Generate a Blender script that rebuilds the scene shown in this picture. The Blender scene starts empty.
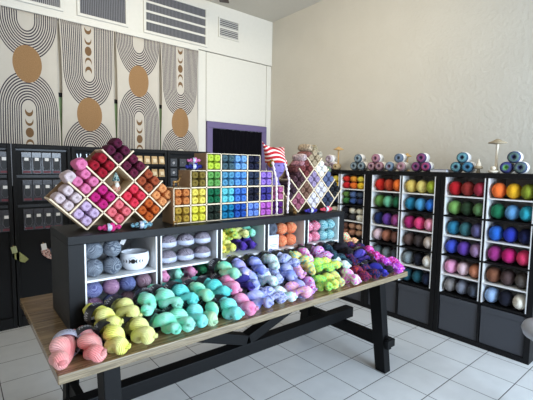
import bpy, math, random
from mathutils import Vector, Matrix
random.seed(7)
PI = math.pi
SC = bpy.context.scene
COL = SC.collection

# ------------------------------------------------------------------ colours and materials
def lin(c):
    r = []
    for v in c[:3]:
        v = v/255.0
        r.append(v/12.92 if v <= .04045 else ((v+.055)/1.055)**2.4)
    return (r[0], r[1], r[2], 1.0)

MATS = {}
class NT:
    def __init__(s, name):
        s.m = bpy.data.materials.new(name); s.m.use_nodes = True
        s.t = s.m.node_tree; s.n = s.t.nodes; s.l = s.t.links
        s.b = s.n['Principled BSDF']
    def new(s, kind, **kw):
        n = s.n.new(kind)
        for k, v in kw.items(): setattr(n, k, v)
        return n
    def link(s, a, b): s.l.new(a, b)
    def setin(s, sock, v):
        if hasattr(v, 'is_output') or isinstance(v, bpy.types.NodeSocket): s.l.new(v, sock)
        else: sock.default_value = v
    def math(s, op, a, b=0.0, c=0.0, clamp=False):
        n = s.n.new('ShaderNodeMath'); n.operation = op; n.use_clamp = clamp
        s.setin(n.inputs[0], a); s.setin(n.inputs[1], b)
        if op in ('SMOOTH_MIN', 'MULTIPLY_ADD', 'COMPARE', 'WRAP'): s.setin(n.inputs[2], c)
        return n.outputs[0]
    def step(s, a, e0, e1):      # smooth 0..1 between e0 and e1
        n = s.n.new('ShaderNodeMapRange'); n.interpolation_type = 'SMOOTHSTEP'
        s.setin(n.inputs[0], a); s.setin(n.inputs[1], e0); s.setin(n.inputs[2], e1)
        n.inputs[3].default_value = 0; n.inputs[4].default_value = 1
        return n.outputs[0]
    def mix(s, f, a, b):
        n = s.n.new('ShaderNodeMix'); n.data_type = 'RGBA'
        s.setin(n.inputs[0], f); s.setin(n.inputs[6], a); s.setin(n.inputs[7], b)
        return n.outputs[2]
    def bump(s, h, strength, dist=.002):
        n = s.n.new('ShaderNodeBump'); n.inputs['Strength'].default_value = strength
        n.inputs['Distance'].default_value = dist
        s.l.new(h, n.inputs['Height']); s.l.new(n.outputs[0], s.b.inputs['Normal'])
    def noise(s, vec, scale, detail=2.0, out=0):
        n = s.n.new('ShaderNodeTexNoise'); n.inputs['Scale'].default_value = scale
        n.inputs['Detail'].default_value = detail
        if vec is not None: s.l.new(vec, n.inputs['Vector'])
        return n.outputs[out]

def plain(name, col, rough=.5, metal=0.0, bump=0.0, bscale=200, var=0.0, spec=.5):
    if name in MATS: return MATS[name]
    t = NT(name); c = lin(col)
    t.b.inputs['Roughness'].default_value = rough; t.b.inputs['Metallic'].default_value = metal
    t.b.inputs['Specular IOR Level'].default_value = spec
    co = t.new('ShaderNodeTexCoord').outputs['Object']
    nz = t.noise(co, bscale, 3)
    v = max(var, .04)
    dark = (c[0]*(1-v), c[1]*(1-v), c[2]*(1-v), 1)
    lite = tuple(min(1, x*(1+v)) for x in c[:3]) + (1,)
    t.link(t.mix(nz, dark, lite), t.b.inputs['Base Color'])
    if bump: t.bump(nz, bump)
    MATS[name] = t.m
    return t.m

def yarn(cols, kind='strand'):
    """fibre material; cols is a tuple of 1..4 colours; kinds: strand, wool, marl, speck"""
    cols = tuple(tuple(c) for c in cols)
    key = (cols, kind)
    if key in MATS: return MATS[key]
    t = NT('yarn_' + kind)
    tc = t.new('ShaderNodeTexCoord'); oi = t.new('ShaderNodeObjectInfo')
    ob, uv = tc.outputs['Object'], tc.outputs['UV']
    add = t.new('ShaderNodeVectorMath', operation='MULTIPLY_ADD')
    t.link(oi.outputs['Random'], add.inputs[0]); add.inputs[1].default_value = (7, 11, 13); t.link(ob, add.inputs[2])
    P = add.outputs[0]
    sep = t.new('ShaderNodeSeparateXYZ'); t.link(uv, sep.inputs[0])
    U, V = sep.outputs[0], sep.outputs[1]
    C = [lin(c) for c in cols]
    # colour
    if len(C) == 1:
        c0 = tuple(min(1, x*1.12) for x in C[0][:3]) + (1,); c1 = tuple(x*.86 for x in C[0][:3]) + (1,)
        col = t.mix(t.noise(P, 40, 2), c1, c0)
    else:
        sc = {'strand': 17, 'speck': 70, 'marl': 60, 'wool': 25}[kind]
        nz = t.noise(P, sc, 1.5)
        ramp = t.new('ShaderNodeValToRGB'); r = ramp.color_ramp
        n = len(C)
        lo, hi = (.40, .60) if kind == 'speck' else (.36, .64)
        r.elements[0].position = lo; r.elements[0].color = C[0]
        r.elements[1].position = hi; r.elements[1].color = C[-1]
        for i in range(1, n-1):
            e = r.elements.new(lo+(hi-lo)*i/(n-1)); e.color = C[i]
        if kind in ('marl', 'speck'):
            r.interpolation = 'LINEAR'
        t.link(nz, ramp.inputs[0]); col = ramp.outputs[0]
        if kind == 'marl':
            # twisted two-tone ply: stripes across the winding
            vo = t.new('ShaderNodeTexVoronoi'); vo.inputs['Scale'].default_value = 30; t.link(P, vo.inputs['Vector'])
            off = t.new('ShaderNodeVectorMath', operation='SUBTRACT'); t.link(vo.outputs['Color'], off.inputs[0]); off.inputs[1].default_value = (.5, .5, .5)
            nrm = t.new('ShaderNodeVectorMath', operation='NORMALIZE'); t.link(off.outputs[0], nrm.inputs[0])
            dt = t.new('ShaderNodeVectorMath', operation='DOT_PRODUCT'); t.link(nrm.outputs[0], dt.inputs[0]); t.link(P, dt.inputs[1])
            w = t.math('SINE', t.math('MULTIPLY', dt.outputs['Value'], 1050.0))
            w2 = t.math('GREATER_THAN', t.math('ADD', w, t.math('MULTIPLY', t.math('SUBTRACT', nz, .5), 2.5)), .15)
            col = t.mix(w2, C[0], t.mix(nz, C[1], tuple(min(1, q*1.5+.02) for q in C[1][:3])+(1,)))
    # threads
    if kind == 'wool':
        h = t.noise(P, 210, 4); fine = t.noise(P, 900, 2)
        hh = t.math('ADD', h, t.math('MULTIPLY', fine, .5))
        shade = t.step(h, .25, .6)
        t.bump(hh, .9, .004)
        k = .68
    else:
        wob = t.math('MULTIPLY', t.noise(P, 35, 2), 5.0)
        fU = 2*PI*24
        w = t.math('SINE', t.math('ADD', t.math('ADD', t.math('MULTIPLY', V, fU), t.math('MULTIPLY', U, 40.0)), wob))
        h = t.math('MULTIPLY_ADD', w, .5, .5)
        fine = t.noise(P, 600, 2)
        hh = t.math('ADD', h, t.math('MULTIPLY', fine, .6))
        shade = t.step(h, 0.0, .45)
        t.bump(hh, .65, .004)
        k = .74
    dk = t.new('ShaderNodeMix', data_type='RGBA'); dk.blend_type = 'MULTIPLY'
    dk.inputs[0].default_value = 1.0
    t.link(col, dk.inputs[6])
    t.link(t.mix(shade, (k, k, k, 1), (1, 1, 1, 1)), dk.inputs[7])   # shade painted into the colour in the hollows between threads
    t.link(dk.outputs[2], t.b.inputs['Base Color'])
    t.b.inputs['Roughness'].default_value = .9
    t.b.inputs['Specular IOR Level'].default_value = .12
    t.b.inputs['Sheen Weight'].default_value = .04
    t.b.inputs['Sheen Roughness'].default_value = .6
    MATS[key] = t.m
    return t.m

# ------------------------------------------------------------------ mesh building
class MB:
    def __init__(s): s.v = []; s.f = []; s.uv = []; s.mi = []; s.cur = 0; s.sm = []
    def add(s, vs, fs, uvs=None, smooth=False):
        o = len(s.v); s.v += [tuple(v) for v in vs]
        for i, f in enumerate(fs):
            s.f.append(tuple(o+k for k in f)); s.mi.append(s.cur); s.sm.append(smooth)
            s.uv.append(uvs[i] if uvs else [(0, 0)]*len(f))
        return s
    def box(s, x0, x1, y0, y1, z0, z1):
        if x0 > x1: x0, x1 = x1, x0
        if y0 > y1: y0, y1 = y1, y0
        if z0 > z1: z0, z1 = z1, z0
        vs = [(x, y, z) for z in (z0, z1) for y in (y0, y1) for x in (x0, x1)]
        return s.add(vs, [(0, 2, 3, 1), (4, 5, 7, 6), (0, 1, 5, 4), (2, 6, 7, 3), (0, 4, 6, 2), (1, 3, 7, 5)])
    def bar(s, a, b, w, d, side):
        """rectangular bar from a to b; w along 'side', d along the third axis"""
        a, b = Vector(a), Vector(b); t = (b-a).normalized(); sd = Vector(side); sd = (sd - t*sd.dot(t)).normalized()
        n = t.cross(sd)
        vs = []
        for p in (a, b):
            for i, j in ((-1, -1), (1, -1), (1, 1), (-1, 1)): vs.append(p + sd*(w/2*i) + n*(d/2*j))
        return s.add(vs, [(3, 2, 1, 0), (4, 5, 6, 7), (0, 1, 5, 4), (1, 2, 6, 5), (2, 3, 7, 6), (3, 0, 4, 7)])
    def hexa(s, bottom, top):
        vs = list(bottom)+list(top)
        return s.add(vs, [(3, 2, 1, 0), (4, 5, 6, 7), (0, 1, 5, 4), (1, 2, 6, 5), (2, 3, 7, 6), (3, 0, 4, 7)])
    def lathe(s, prof, n=24, c=(0, 0, 0), axis='z', caps=False):
        """prof: list of (radius, height)"""
        vs = []; fs = []; uvs = []
        m = len(prof)
        for j, (r, h) in enumerate(prof):
            for i in range(n):
                a = 2*PI*i/n; x, y = r*math.cos(a), r*math.sin(a)
                p = {'z': (x, y, h), 'y': (x, h, -y), 'x': (h, x, y)}[axis]
                vs.append((p[0]+c[0], p[1]+c[1], p[2]+c[2]))
        for j in range(m-1):
            for i in range(n):
                k = (i+1) % n
                fs.append((j*n+i, j*n+k, (j+1)*n+k, (j+1)*n+i))
                uvs.append([(i/n, j/(m-1)), ((i+1)/n, j/(m-1)), ((i+1)/n, (j+1)/(m-1)), (i/n, (j+1)/(m-1))])
        if caps:
            fs.append(tuple(range(n-1, -1, -1))); uvs.append([(0, 0)]*n)
            fs.append(tuple((m-1)*n+i for i in range(n))); uvs.append([(0, 1)]*n)
        return s.add(vs, fs, uvs, True)
    def tube(s, pts, rad, n=8, closed=False, up=(0, 0, 1), squash=1.0):
        pts = [Vector(p) for p in pts]; m = len(pts)
        if not hasattr(rad, '__len__'): rad = [rad]*m
        vs = []; fs = []; uvs = []
        prev = None
        for j, p in enumerate(pts):
            if closed: t = pts[(j+1) % m]-pts[j-1]
            else: t = pts[min(j+1, m-1)]-pts[max(j-1, 0)]
            t.normalize()
            if prev is None:
                u = Vector(up); u = u - t*u.dot(t)
                if u.length < 1e-4: u = Vector((1, 0, 0)); u = u - t*u.dot(t)
            else: u = prev - t*prev.dot(t)
            u.normalize(); prev = u; w = t.cross(u)
            for i in range(n):
                a = 2*PI*i/n
                vs.append(p + (u*math.cos(a)*squash + w*math.sin(a))*rad[j])
        L = m if closed else m-1
        # align seam for closed tubes
        off = 0
        if closed:
            best = 1e9
            for k in range(n):
                d = (vs[(m-1)*n]-vs[k]).length
                if d < best: best = d; off = k
        for j in range(L):
            for i in range(n):
                k = (i+1) % n
                if closed and j == m-1: q = ((i+off) % n, (k+off) % n)
                else: q = ((j+1)*n+i, (j+1)*n+k)
                fs.append((j*n+k, j*n+i, q[0], q[1]))
                uvs.append([(j/m*4, (i+1)/n), (j/m*4, i/n), ((j+1)/m*4, i/n), ((j+1)/m*4, (i+1)/n)])
        if not closed:
            fs.append(tuple(range(n))); uvs.append([(0, 0)]*n)
            fs.append(tuple((m-1)*n+i for i in range(n-1, -1, -1))); uvs.append([(0, 0)]*n)
        return s.add(vs, fs, uvs, True)
    def ball(s, c, r, nu=20, nv=12, fn=None):
        """r = (rx, ry, rz)"""
        if not hasattr(r, '__len__'): r = (r, r, r)
        prof = []
        vs = []; fs = []; uvs = []
        for j in range(nv+1):
            b = -PI/2 + PI*j/nv
            for i in range(nu):
                a = 2*PI*i/nu
                x, y, z = math.cos(b)*math.cos(a), math.cos(b)*math.sin(a), math.sin(b)
                k = fn(x, y, z) if fn else 1
                vs.append((c[0]+r[0]*x*k, c[1]+r[1]*y*k, c[2]+r[2]*z*k))
        for j in range(nv):
            for i in range(nu):
                k = (i+1) % nu
                fs.append((j*nu+i, j*nu+k, (j+1)*nu+k, (j+1)*nu+i))
                uvs.append([(i/nu, j/nv), ((i+1)/nu, j/nv), ((i+1)/nu, (j+1)/nv), (i/nu, (j+1)/nv)])
        return s.add(vs, fs, uvs, True)
    def mesh(s, name, mats, off=(0, 0, 0)):
        me = bpy.data.meshes.new(name)
        me.from_pydata([(v[0]-off[0], v[1]-off[1], v[2]-off[2]) for v in s.v], [], s.f)
        ul = me.uv_layers.new(name='UVMap')
        flat = [c for f in s.uv for c in f]
        for i, c in enumerate(flat): ul.data[i].uv = c
        if not isinstance(mats, (list, tuple)): mats = [mats]
        for m in mats: me.materials.append(m)
        for i, p in enumerate(me.polygons):
            p.material_index = s.mi[i]; p.use_smooth = s.sm[i]
        me.validate(); me.update()
        return me
    def build(s, name, mats, parent=None, bevel=0.0, world=True, loc=None):
        off = (0, 0, 0)
        if parent is not None and world:
            off = WLOC.get(parent.name, tuple(parent.location))
        elif loc is not None: off = loc
        o = bpy.data.objects.new(name, s.mesh(name, mats, off)); COL.objects.link(o)
        if parent is not None:
            o.parent = parent; WLOC[o.name] = off
        elif loc is not None: o.location = loc
        if bevel:
            b = o.modifiers.new('bevel', 'BEVEL'); b.width = bevel; b.segments = 2; b.limit_method = 'ANGLE'
        return o
WLOC = {}
def mesh_loc(o): return WLOC.get(o.name, tuple(o.location))

LABELS = {}
def tag(o, label, cat, group=None, kind=None):
    w = len(label.replace(',', ' ').split())
    if not (4 <= w <= 16): print('LABEL LENGTH', w, label)
    if label in LABELS: print('LABEL TWICE', label)
    LABELS[label] = 1
    o['label'] = label; o['category'] = cat
    if group: o['group'] = group
    if kind: o['kind'] = kind
    return o
def thing(name, loc, label, cat, group=None, rotz=0):
    o = bpy.data.objects.new(name, None); COL.objects.link(o)
    o.location = loc; o.rotation_euler = (0, 0, rotz); o.empty_display_size = .05
    WLOC[o.name] = tuple(loc)
    return tag(o, label, cat, group)
def struct(o): o['kind'] = 'structure'; return o
def copy_of(src, loc, mat=None, rot=None, scale=None, parent=None):
    c = src.copy(); COL.objects.link(c); c.location = loc
    for k in ('label', 'category', 'group', 'kind'):
        if k in c: del c[k]
    if rot is not None: c.rotation_euler = rot
    if scale is not None: c.scale = (scale, scale, scale) if not hasattr(scale, '__len__') else scale
    if parent is not None: c.parent = parent
    if mat is not None and c.material_slots:
        c.material_slots[0].link = 'OBJECT'; c.material_slots[0].material = mat
    return c
def single(me, name, loc, mat, rot=(0, 0, 0), scale=(1, 1, 1)):
    """a linked object sharing mesh data with its own material"""
    o = bpy.data.objects.new(name, me); COL.objects.link(o)
    o.location = loc; o.rotation_euler = rot
    o.scale = scale if hasattr(scale, '__len__') else (scale,)*3
    o.material_slots[0].link = 'OBJECT'; o.material_slots[0].material = mat
    return o

# ------------------------------------------------------------------ base materials
M_black = plain('black_brown_veneer', (13, 13, 15), .5, bump=.05, bscale=60, var=.2, spec=.22)
M_blackwall = plain('black_board', (8, 8, 10), .65, bump=.1, bscale=90, var=.2, spec=.25)
M_white = plain('white_melamine', (222, 224, 226), .45)
M_trimw = plain('white_paint', (200, 197, 188), .45, bump=.05, bscale=30)
M_pine = plain('pale_pine', (214, 194, 164), .6, bump=.1, bscale=80, var=.12)
M_pinein = plain('raw_plywood', (146, 118, 88), .7, bump=.1, bscale=60, var=.15)
M_legs = plain('black_painted_wood', (5, 6, 8), .6, spec=.2, bump=.1, bscale=60, var=.2)
M_bin = plain('charcoal_fabric', (62, 65, 72), .85, bump=.3, bscale=700, var=.12)
M_gold = plain('brass', (150, 112, 60), .4, metal=.7)
M_goldm = plain('gilded_wood', (176, 142, 92), .5, var=.15, bscale=50)
M_label = plain('white_paper', (222, 220, 218), .6)
M_blabel = plain('black_paper', (22, 22, 28), .5)
M_purple = plain('purple_paint', (96, 84, 122), .5)
M_green = plain('sage_green_paint', (122, 150, 108), .6)

# ------------------------------------------------------------------ setting
XR, YB, ZC = 3.785, 4.56, 3.66
# floor with square tiles and dark joints
t = NT('square_floor_tiles')
geo = t.new('ShaderNodeNewGeometry'); sp = t.new('ShaderNodeSeparateXYZ'); t.link(geo.outputs['Position'], sp.inputs[0])
S = .3137
def joint(o, off):
    f = t.math('FRACT', t.math('DIVIDE', t.math('SUBTRACT', o, off-100*S), S))
    d = t.math('ABSOLUTE', t.math('SUBTRACT', f, .5))        # .5 at the joint
    return t.step(d, .5-.0115, .5-.0055)
j = t.math('MAXIMUM', joint(sp.outputs[0], 1.4394), joint(sp.outputs[1], 2.113))
cx = t.math('FLOOR', t.math('DIVIDE', t.math('SUBTRACT', sp.outputs[0], 1.4394-100*S), S))
cy = t.math('FLOOR', t.math('DIVIDE', t.math('SUBTRACT', sp.outputs[1], 2.113-100*S), S))
cmb = t.new('ShaderNodeCombineXYZ'); t.link(cx, cmb.inputs[0]); t.link(cy, cmb.inputs[1])
wn = t.new('ShaderNodeTexWhiteNoise'); t.link(cmb.outputs[0], wn.inputs['Vector'])
mott = t.noise(geo.outputs['Position'], 9, 5)
tc_ = t.mix(mott, lin((190, 192, 194)), lin((212, 214, 216)))
tc_ = t.mix(t.math('MULTIPLY', wn.outputs[0], .25), tc_, lin((194, 194, 194)))
t.link(t.mix(j, tc_, lin((52, 50, 52))), t.b.inputs['Base Color'])
t.link(t.math('MULTIPLY_ADD', j, .5, .32), t.b.inputs['Roughness'])
t.bump(t.math('MULTIPLY_ADD', mott, .15, t.math('SUBTRACT', 1.0, j)), .35, .002)
M_floor = t.m
fl = struct(MB().box(-2.6, XR+.1, -3.2, YB+.1, -.1, 0).build('floor', M_floor))

t = NT('stippled_cream_wall'); co = t.new('ShaderNodeTexCoord').outputs['Object']
t.link(t.mix(t.noise(co, 3, 3), lin((182, 178, 168)), lin((191, 187, 177))), t.b.inputs['Base Color'])
t.b.inputs['Roughness'].default_value = .75
t.bump(t.noise(co, 28, 5), .35, .01)
struct(MB().box(XR, XR+.1, -3.2, YB+.1, 0, ZC).build('wall_right', t.m))
t = NT('grooved_white_wall'); co = t.new('ShaderNodeTexCoord').outputs['Object']
t.link(t.mix(t.noise(co, 2, 3), lin((196, 193, 184)), lin((204, 201, 193))), t.b.inputs['Base Color'])
t.b.inputs['Roughness'].default_value = .55; t.bump(t.noise(co, 40, 3), .1, .004)
M_wallb = t.m
struct(MB().box(-2.6, XR, YB, YB+.1, 0, ZC).build('wall_back', M_wallb))
struct(MB().box(-2.6, XR+.1, -3.2, YB+.1, ZC, ZC+.1).build('ceiling', plain('ceiling_paint', (196, 190, 178), .8, bump=.2, bscale=40)))
# upper white fascia board and ledge line over the hangings
m = MB(); m.box(-2.6, XR, YB-.035, YB, 3.02, ZC); m.box(-2.6, 2.52, YB-.06, YB, 2.985, 3.035)
struct(m.build('trim_1', M_trimw, bevel=.004))
# white panels round the pass-through with dark grooves between them
m = MB(); m.box(2.66, 3.69, YB-.022, YB, 2.11, 3.012); m.box(2.535, 2.652, YB-.022, YB, 0, 3.012); m.box(3.698, XR, YB-.022, YB, 0, 3.012)
struct(m.build('trim_2', M_trimw, bevel=.003))
m = MB(); m.box(2.652, 2.66, YB-.01, YB, 1.0, 3.012); m.box(3.69, 3.698, YB-.01, YB, 1.0, 3.012)
m.box(2.535, XR, YB-.012, YB, 3.012, 3.02)
struct(m.build('trim_3', plain('groove_shadow_gap', (110, 104, 92), .8)))
# purple framed opening with dark curtain
m = MB(); m.box(2.66, 3.69, YB-.05, YB, 2.02, 2.105); m.box(2.66, 2.745, YB-.05, YB, 0, 2.02); m.box(3.605, 3.69, YB-.05, YB, 0, 2.02)
struct(m.build('door_1', M_purple, bevel=.003))
m = MB()
N = 90; vs = []
for i in range(N+1):
    x = 2.747+(3.603-2.747)*i/N
    y = YB-.03+.010*math.sin(i*.9)+.006*math.sin(i*.37+1)
    vs += [(x, y, .03), (x, y, 2.015)]
m.add(vs, [(2*i, 2*i+2, 2*i+3, 2*i+1) for i in range(N)], None, True)
m.add([(v[0], v[1]+.006, v[2]) for v in vs], [(2*i+1, 2*i+3, 2*i+2, 2*i) for i in range(N)], None, True)
tag(m.build('curtain', plain('black_curtain_cloth', (9, 8, 14), .95, bump=.2, spec=.1), loc=(3.17, YB-.03, .03)),
    'black gathered curtain hanging in the purple framed doorway', 'curtain')
# green boards glimpsed between the hangings
m = MB()
m.box(.2, 2.52, YB-.02, YB, 1.2, 2.2)
struct(m.build('trim_4', M_green))
m = MB(); m.box(.2, 2.52, YB-.028, YB-.001, 2.2, 2.245)
struct(m.build('trim_5', M_blackwall))

# ------------------------------------------------------------------ wall hangings
def banner_mat(flip):
    t = NT('printed_canvas')
    tc = t.new('ShaderNodeTexCoord'); sp = t.new('ShaderNodeSeparateXYZ'); t.link(tc.outputs['UV'], sp.inputs[0])
    u = t.math('MULTIPLY', sp.outputs[0], 1.4)      # metres from the middle line, stretched
    v = sp.outputs[1]                                # metres below the top hem
    if flip: v = t.math('SUBTRACT', 1.44, v)
    def dist(x, y): return t.math('SQRT', t.math('ADD', t.math('MULTIPLY', x, x), t.math('MULTIPLY', y, y)))
    dU = dist(u, t.math('MAXIMUM', t.math('SUBTRACT', v, .077), 0.0))
    dA = dist(u, t.math('MAXIMUM', t.math('SUBTRACT', .94, v), 0.0))
    def lines(d, r0):
        k = t.math('DIVIDE', t.math('SUBTRACT', d, r0), .0265)
        f = t.math('FRACT', k)
        on = t.math('LESS_THAN', f, .5)
        return t.math('MULTIPLY', on, t.math('MULTIPLY', t.math('GREATER_THAN', k, 0.0), t.math('LESS_THAN', k, 10.48)))
    L = t.math('ADD', t.math('MULTIPLY', lines(dU, .1), t.math('LESS_THAN', v, .5)),
               t.math('MULTIPLY', lines(dA, .088), t.math('GREATER_THAN', v, .5)))
    base = t.mix(t.noise(tc.outputs['UV'], 6, 3), lin((172, 165, 154)), lin((184, 177, 166)))
    c = t.mix(L, base, lin((44, 38, 50)))
    sun = t.math('LESS_THAN', dist(u, t.math('SUBTRACT', v, .5)), .182)
    grain = t.noise(tc.outputs['UV'], 120, 3)
    c = t.mix(sun, c, t.mix(grain, lin((106, 78, 48)), lin((158, 122, 82))))
    msum = None
    for mv, off in ((.965, -.03), (1.06, -.02), (1.175, None), (1.29, .02), (1.40, .03)):
        a = t.math('LESS_THAN', dist(u, t.math('SUBTRACT', v, mv)), .049)
        if off is not None:
            b = t.math('GREATER_THAN', dist(u, t.math('SUBTRACT', v, mv+off)), .042)
            a = t.math('MULTIPLY', a, b)
        msum = a if msum is None else t.math('MAXIMUM', msum, a)
    c = t.mix(msum, c, t.mix(grain, lin((84, 60, 36)), lin((120, 90, 58))))
    t.link(c, t.b.inputs['Base Color']); t.b.inputs['Roughness'].default_value = .9
    t.bump(t.noise(tc.outputs['UV'], 300, 2), .2, .002)
    return t.m
BA, BB = banner_mat(False), banner_mat(True)
specs = [(.33, .886, BA, 'moon phases below a sun disc', 'leftmost'), (.896, 1.452, BB, 'moon phases above a sun disc', 'second from left'),
         (1.462, 1.985, BA, 'moon phases below a sun disc', 'third from left'), (1.992, 2.515, BB, 'moon phases above a sun disc', 'rightmost')]
for bi, (x0, x1, mt, what, pos) in enumerate(specs):
    m = MB(); nx, nz = 40, 30; xc = (x0+x1)/2; vs = []; H = 1.5
    for kz in range(nz+1):
        for kx in range(nx+1):
            f = kx/nx; g = kz/nz
            pin = math.sin(PI*min(1, g*1.3))*.018
            x = x0+(x1-x0)*f + (pin*(1-2*f))*(.9 if bi % 2 else .7)
            y = YB-.075 - .012*math.sin(f*PI*3+bi)*g - .006*math.sin(f*23+bi*2+g*3)*g
            z = 2.985-H*g - .012*math.sin(f*PI)*(1-g)
            vs.append((x, y, z))
    fs = []; uvs = []
    def q(kx, kz): return ((kx/nx-.5)*.555, H*kz/nz)
    for kz in range(nz):
        for kx in range(nx):
            fs.append((kz*(nx+1)+kx, (kz+1)*(nx+1)+kx, (kz+1)*(nx+1)+kx+1, kz*(nx+1)+kx+1))
            uvs.append([q(kx, kz), q(kx, kz+1), q(kx+1, kz+1), q(kx+1, kz)])
    m.add(vs, fs, uvs, True)
    o = m.build('wall_hanging', mt, loc=(xc, YB-.075, 1.485))
    s = o.modifiers.new('thick', 'SOLIDIFY'); s.thickness = .003; s.offset = -1
    tag(o, 'beige canvas wall hanging with %s, %s' % (what, pos), 'wall hanging', 'striped canvas hangings under the vents')

# ------------------------------------------------------------------ vents on the fascia
def vent(x0, x1, z0, z1, slat_mat, n, vertical, label, bars=0, fr=.03):
    y = YB-.035
    r = thing('wall_vent', ((x0+x1)/2, y, z0), label, 'vent', 'vents in the white fascia')
    m = MB(); m.box(x0, x1, y-.018, y, z0, z0+fr); m.box(x0, x1, y-.018, y, z1-fr, z1)
    m.box(x0, x0+fr, y-.018, y, z0+fr, z1-fr); m.box(x1-fr, x1, y-.018, y, z0+fr, z1-fr)
    m.build('frame', M_trimw, r, bevel=.003)
    MB().box(x0+fr, x1-fr, y-.003, y, z0+fr, z1-fr).build('backing', plain('vent_dark', (66, 66, 70), .8), r)
    m = MB()
    a, b = (x0+fr, x1-fr) if vertical else (z0+fr, z1-fr)
    for i in range(n):
        c = a+(b-a)*(i+.5)/n; w = (b-a)/n*.42
        if vertical: m.box(c-w/2, c+w/2, y-.009, y-.0035, z0+fr, z1-fr)
        else: m.box(x0+fr, x1-fr, y-.009, y-.0035, c-w/2, c+w/2)
    m.build('louvers', slat_mat, r)
    for k in range(bars):
        c = z0+fr+(z1-z0-2*fr)*(k+1)/(bars+1)
        MB().box(x0+fr, x1-fr, y-.016, y-.0095, c-.012, c+.012).build('crossbar', M_trimw, r)
    return r
vent(.15, .95, 3.07, 3.55, plain('vent_grey', (150, 148, 146), .6), 40, True, 'grey louvred vent at the upper left corner of the wall')
vent(1.08, 1.62, 3.07, 3.5, plain('vent_charcoal', (112, 112, 116), .6), 26, True, 'charcoal vent grille with fine vertical slats, no crossbars')
vent(1.80, 2.66, 3.06, 3.56, plain('vent_charcoal', (112, 112, 116), .6), 44, True, 'wide charcoal vent grille crossed by three white bars', bars=3)
vent(2.83, 3.17, 3.24, 3.5, plain('vent_pale', (176, 174, 168), .6), 9, False, 'small pale square vent nearest the corner of the room', bars=1, fr=.02)

# ------------------------------------------------------------------ ceiling fan (only a blade tip and motor edge reach the frame)
r = thing('ceiling_fan', (2.24, 3.6, ZC), 'dark brown ceiling fan whose blade tip shows at the top edge', 'fan')
M_fan = plain('dark_walnut', (62, 46, 38), .5, var=.2, bscale=40)
m = MB(); m.lathe([(.01, ZC-.001), (.07, ZC-.003), (.06, ZC-.05), (.015, ZC-.06), (.015, ZC-.12)], 20, (2.24, 3.6, 0)); m.build('downrod', M_fan, r)
m = MB(); m.lathe([(.01, ZC-.24), (.08, ZC-.235), (.11, ZC-.2), (.11, ZC-.15), (.06, ZC-.12), (.01, ZC-.115)], 24, (2.24, 3.6, 0)); m.build('motor_housing', M_fan, r)
for k in range(4):
    a = math.radians(50+90*k); d = Vector((math.cos(a), math.sin(a), 0)); c = Vector((2.24, 3.6, ZC-.17)); sd = Vector((-d.y, d.x, .12))
    m = MB(); m.bar(c+d*.1, c+d*.62, .12, .01, sd); m.build('blade', M_fan, r, bevel=.004)

# ------------------------------------------------------------------ black display boards on the left
YD = 4.03
def board(x0, x1, zt, label):
    r = thing('display_board', ((x0+x1)/2, YD+.15, 0), label, 'display board', 'black display boards along the back wall')
    m = MB(); m.box(x0, x0+.03, YD, YD+.35, 0, zt); m.box(x1-.03, x1, YD, YD+.35, 0, zt)
    m.box(x0+.03, x1-.03, YD, YD+.35, zt-.04, zt); m.box(x0+.03, x1-.03, YD, YD+.35, 0, .1)
    m.build('frame', M_blackwall, r, bevel=.003)
    MB().box(x0+.03, x1-.03, YD+.03, YD+.05, .1, zt-.04).build('back_panel', M_blackwall, r)
    return r
ZT = 1.672
bounds = [(-.28, .395), (.402, .875), (.882, 1.44), (1.447, 1.86), (1.867, 2.42)]
names = ['far left, beside the hanging pouches', 'holding three rows of four needle pouches', 'holding scissors on hooks behind the pink yarn', 'with two shelves of tan packets', 'with small dark boxes behind the stepped organiser']
boards = [board(a, b, ZT, 'black display board '+n) for (a, b), n in zip(bounds, names)]
# rails on the boards
for b, (x0, x1) in list(zip(boards, bounds))[:2]:
    for z in (1.605, 1.36, 1.09):
        MB().box(x0+.031, x1-.031, YD+.022, YD+.03, z+.01, z+.035).build('rail', plain('rail_black', (24, 24, 27), .4), b)
m = MB(); m.box(.3955, .4015, YD-.004, YD+.02, 1.3, ZT); m.build('edge_strip', plain('grey_strip', (90, 90, 94), .4), boards[1])
m = MB(); m.box(1.4405, 1.4465, YD-.004, YD+.02, 1.3, ZT); m.build('edge_strip', plain('grey_strip', (90, 90, 94), .4), boards[3])
# needle pouches
M_pouch = plain('clear_grey_pouch', (62, 62, 68), .25, var=.65, bscale=60)
M_pouchin = plain('pouch_insert_dark', (30, 33, 38), .6)
M_red = plain('dark_red_card', (96, 34, 46), .6)
def pouch_proto():
    r = thing('needle_pouch', (0, 0, 0), 'pouch placeholder label text', 'pouch')
    del LABELS['pouch placeholder label text']
    m = MB(); m.box(-.034, .034, -.004, .0, 0, .17); m.build('sleeve', M_pouch, r, bevel=.002)
    m = MB(); m.hexa([(-.022, -.008, .03), (.022, -.008, .03), (.022, -.0045, .03), (-.022, -.0045, .03)], [(-.03, -.008, .13), (.03, -.008, .13), (.03, -.0045, .13), (-.03, -.0045, .13)])
    m.build('insert_card', M_pouchin, r)
    MB().box(-.014, .014, -.0105, -.0085, .103, .127).build('price_label', M_label, r)
    MB().box(-.026, .026, -.0075, -.0045, .008, .024).build('red_strip', M_red, r)
    m = MB(); m.tube([(-.02, -.0105, .12), (-.024, -.0105, .06), (-.012, -.0105, .035), (.012, -.0105, .035), (.024, -.0105, .06), (.02, -.0105, .12)], .0016, 5)
    m.build('needle_cable', plain('silver_cable', (96, 96, 104), .4), r)
    return r
PP = pouch_proto(); first = True
def copy_tree(src, loc, rotz=0):
    c = src.copy(); COL.objects.link(c); c.location = loc; c.rotation_euler = (0, 0, rotz)
    for ch in src.children:
        d = ch.copy(); COL.objects.link(d); d.parent = c
    return c
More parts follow.
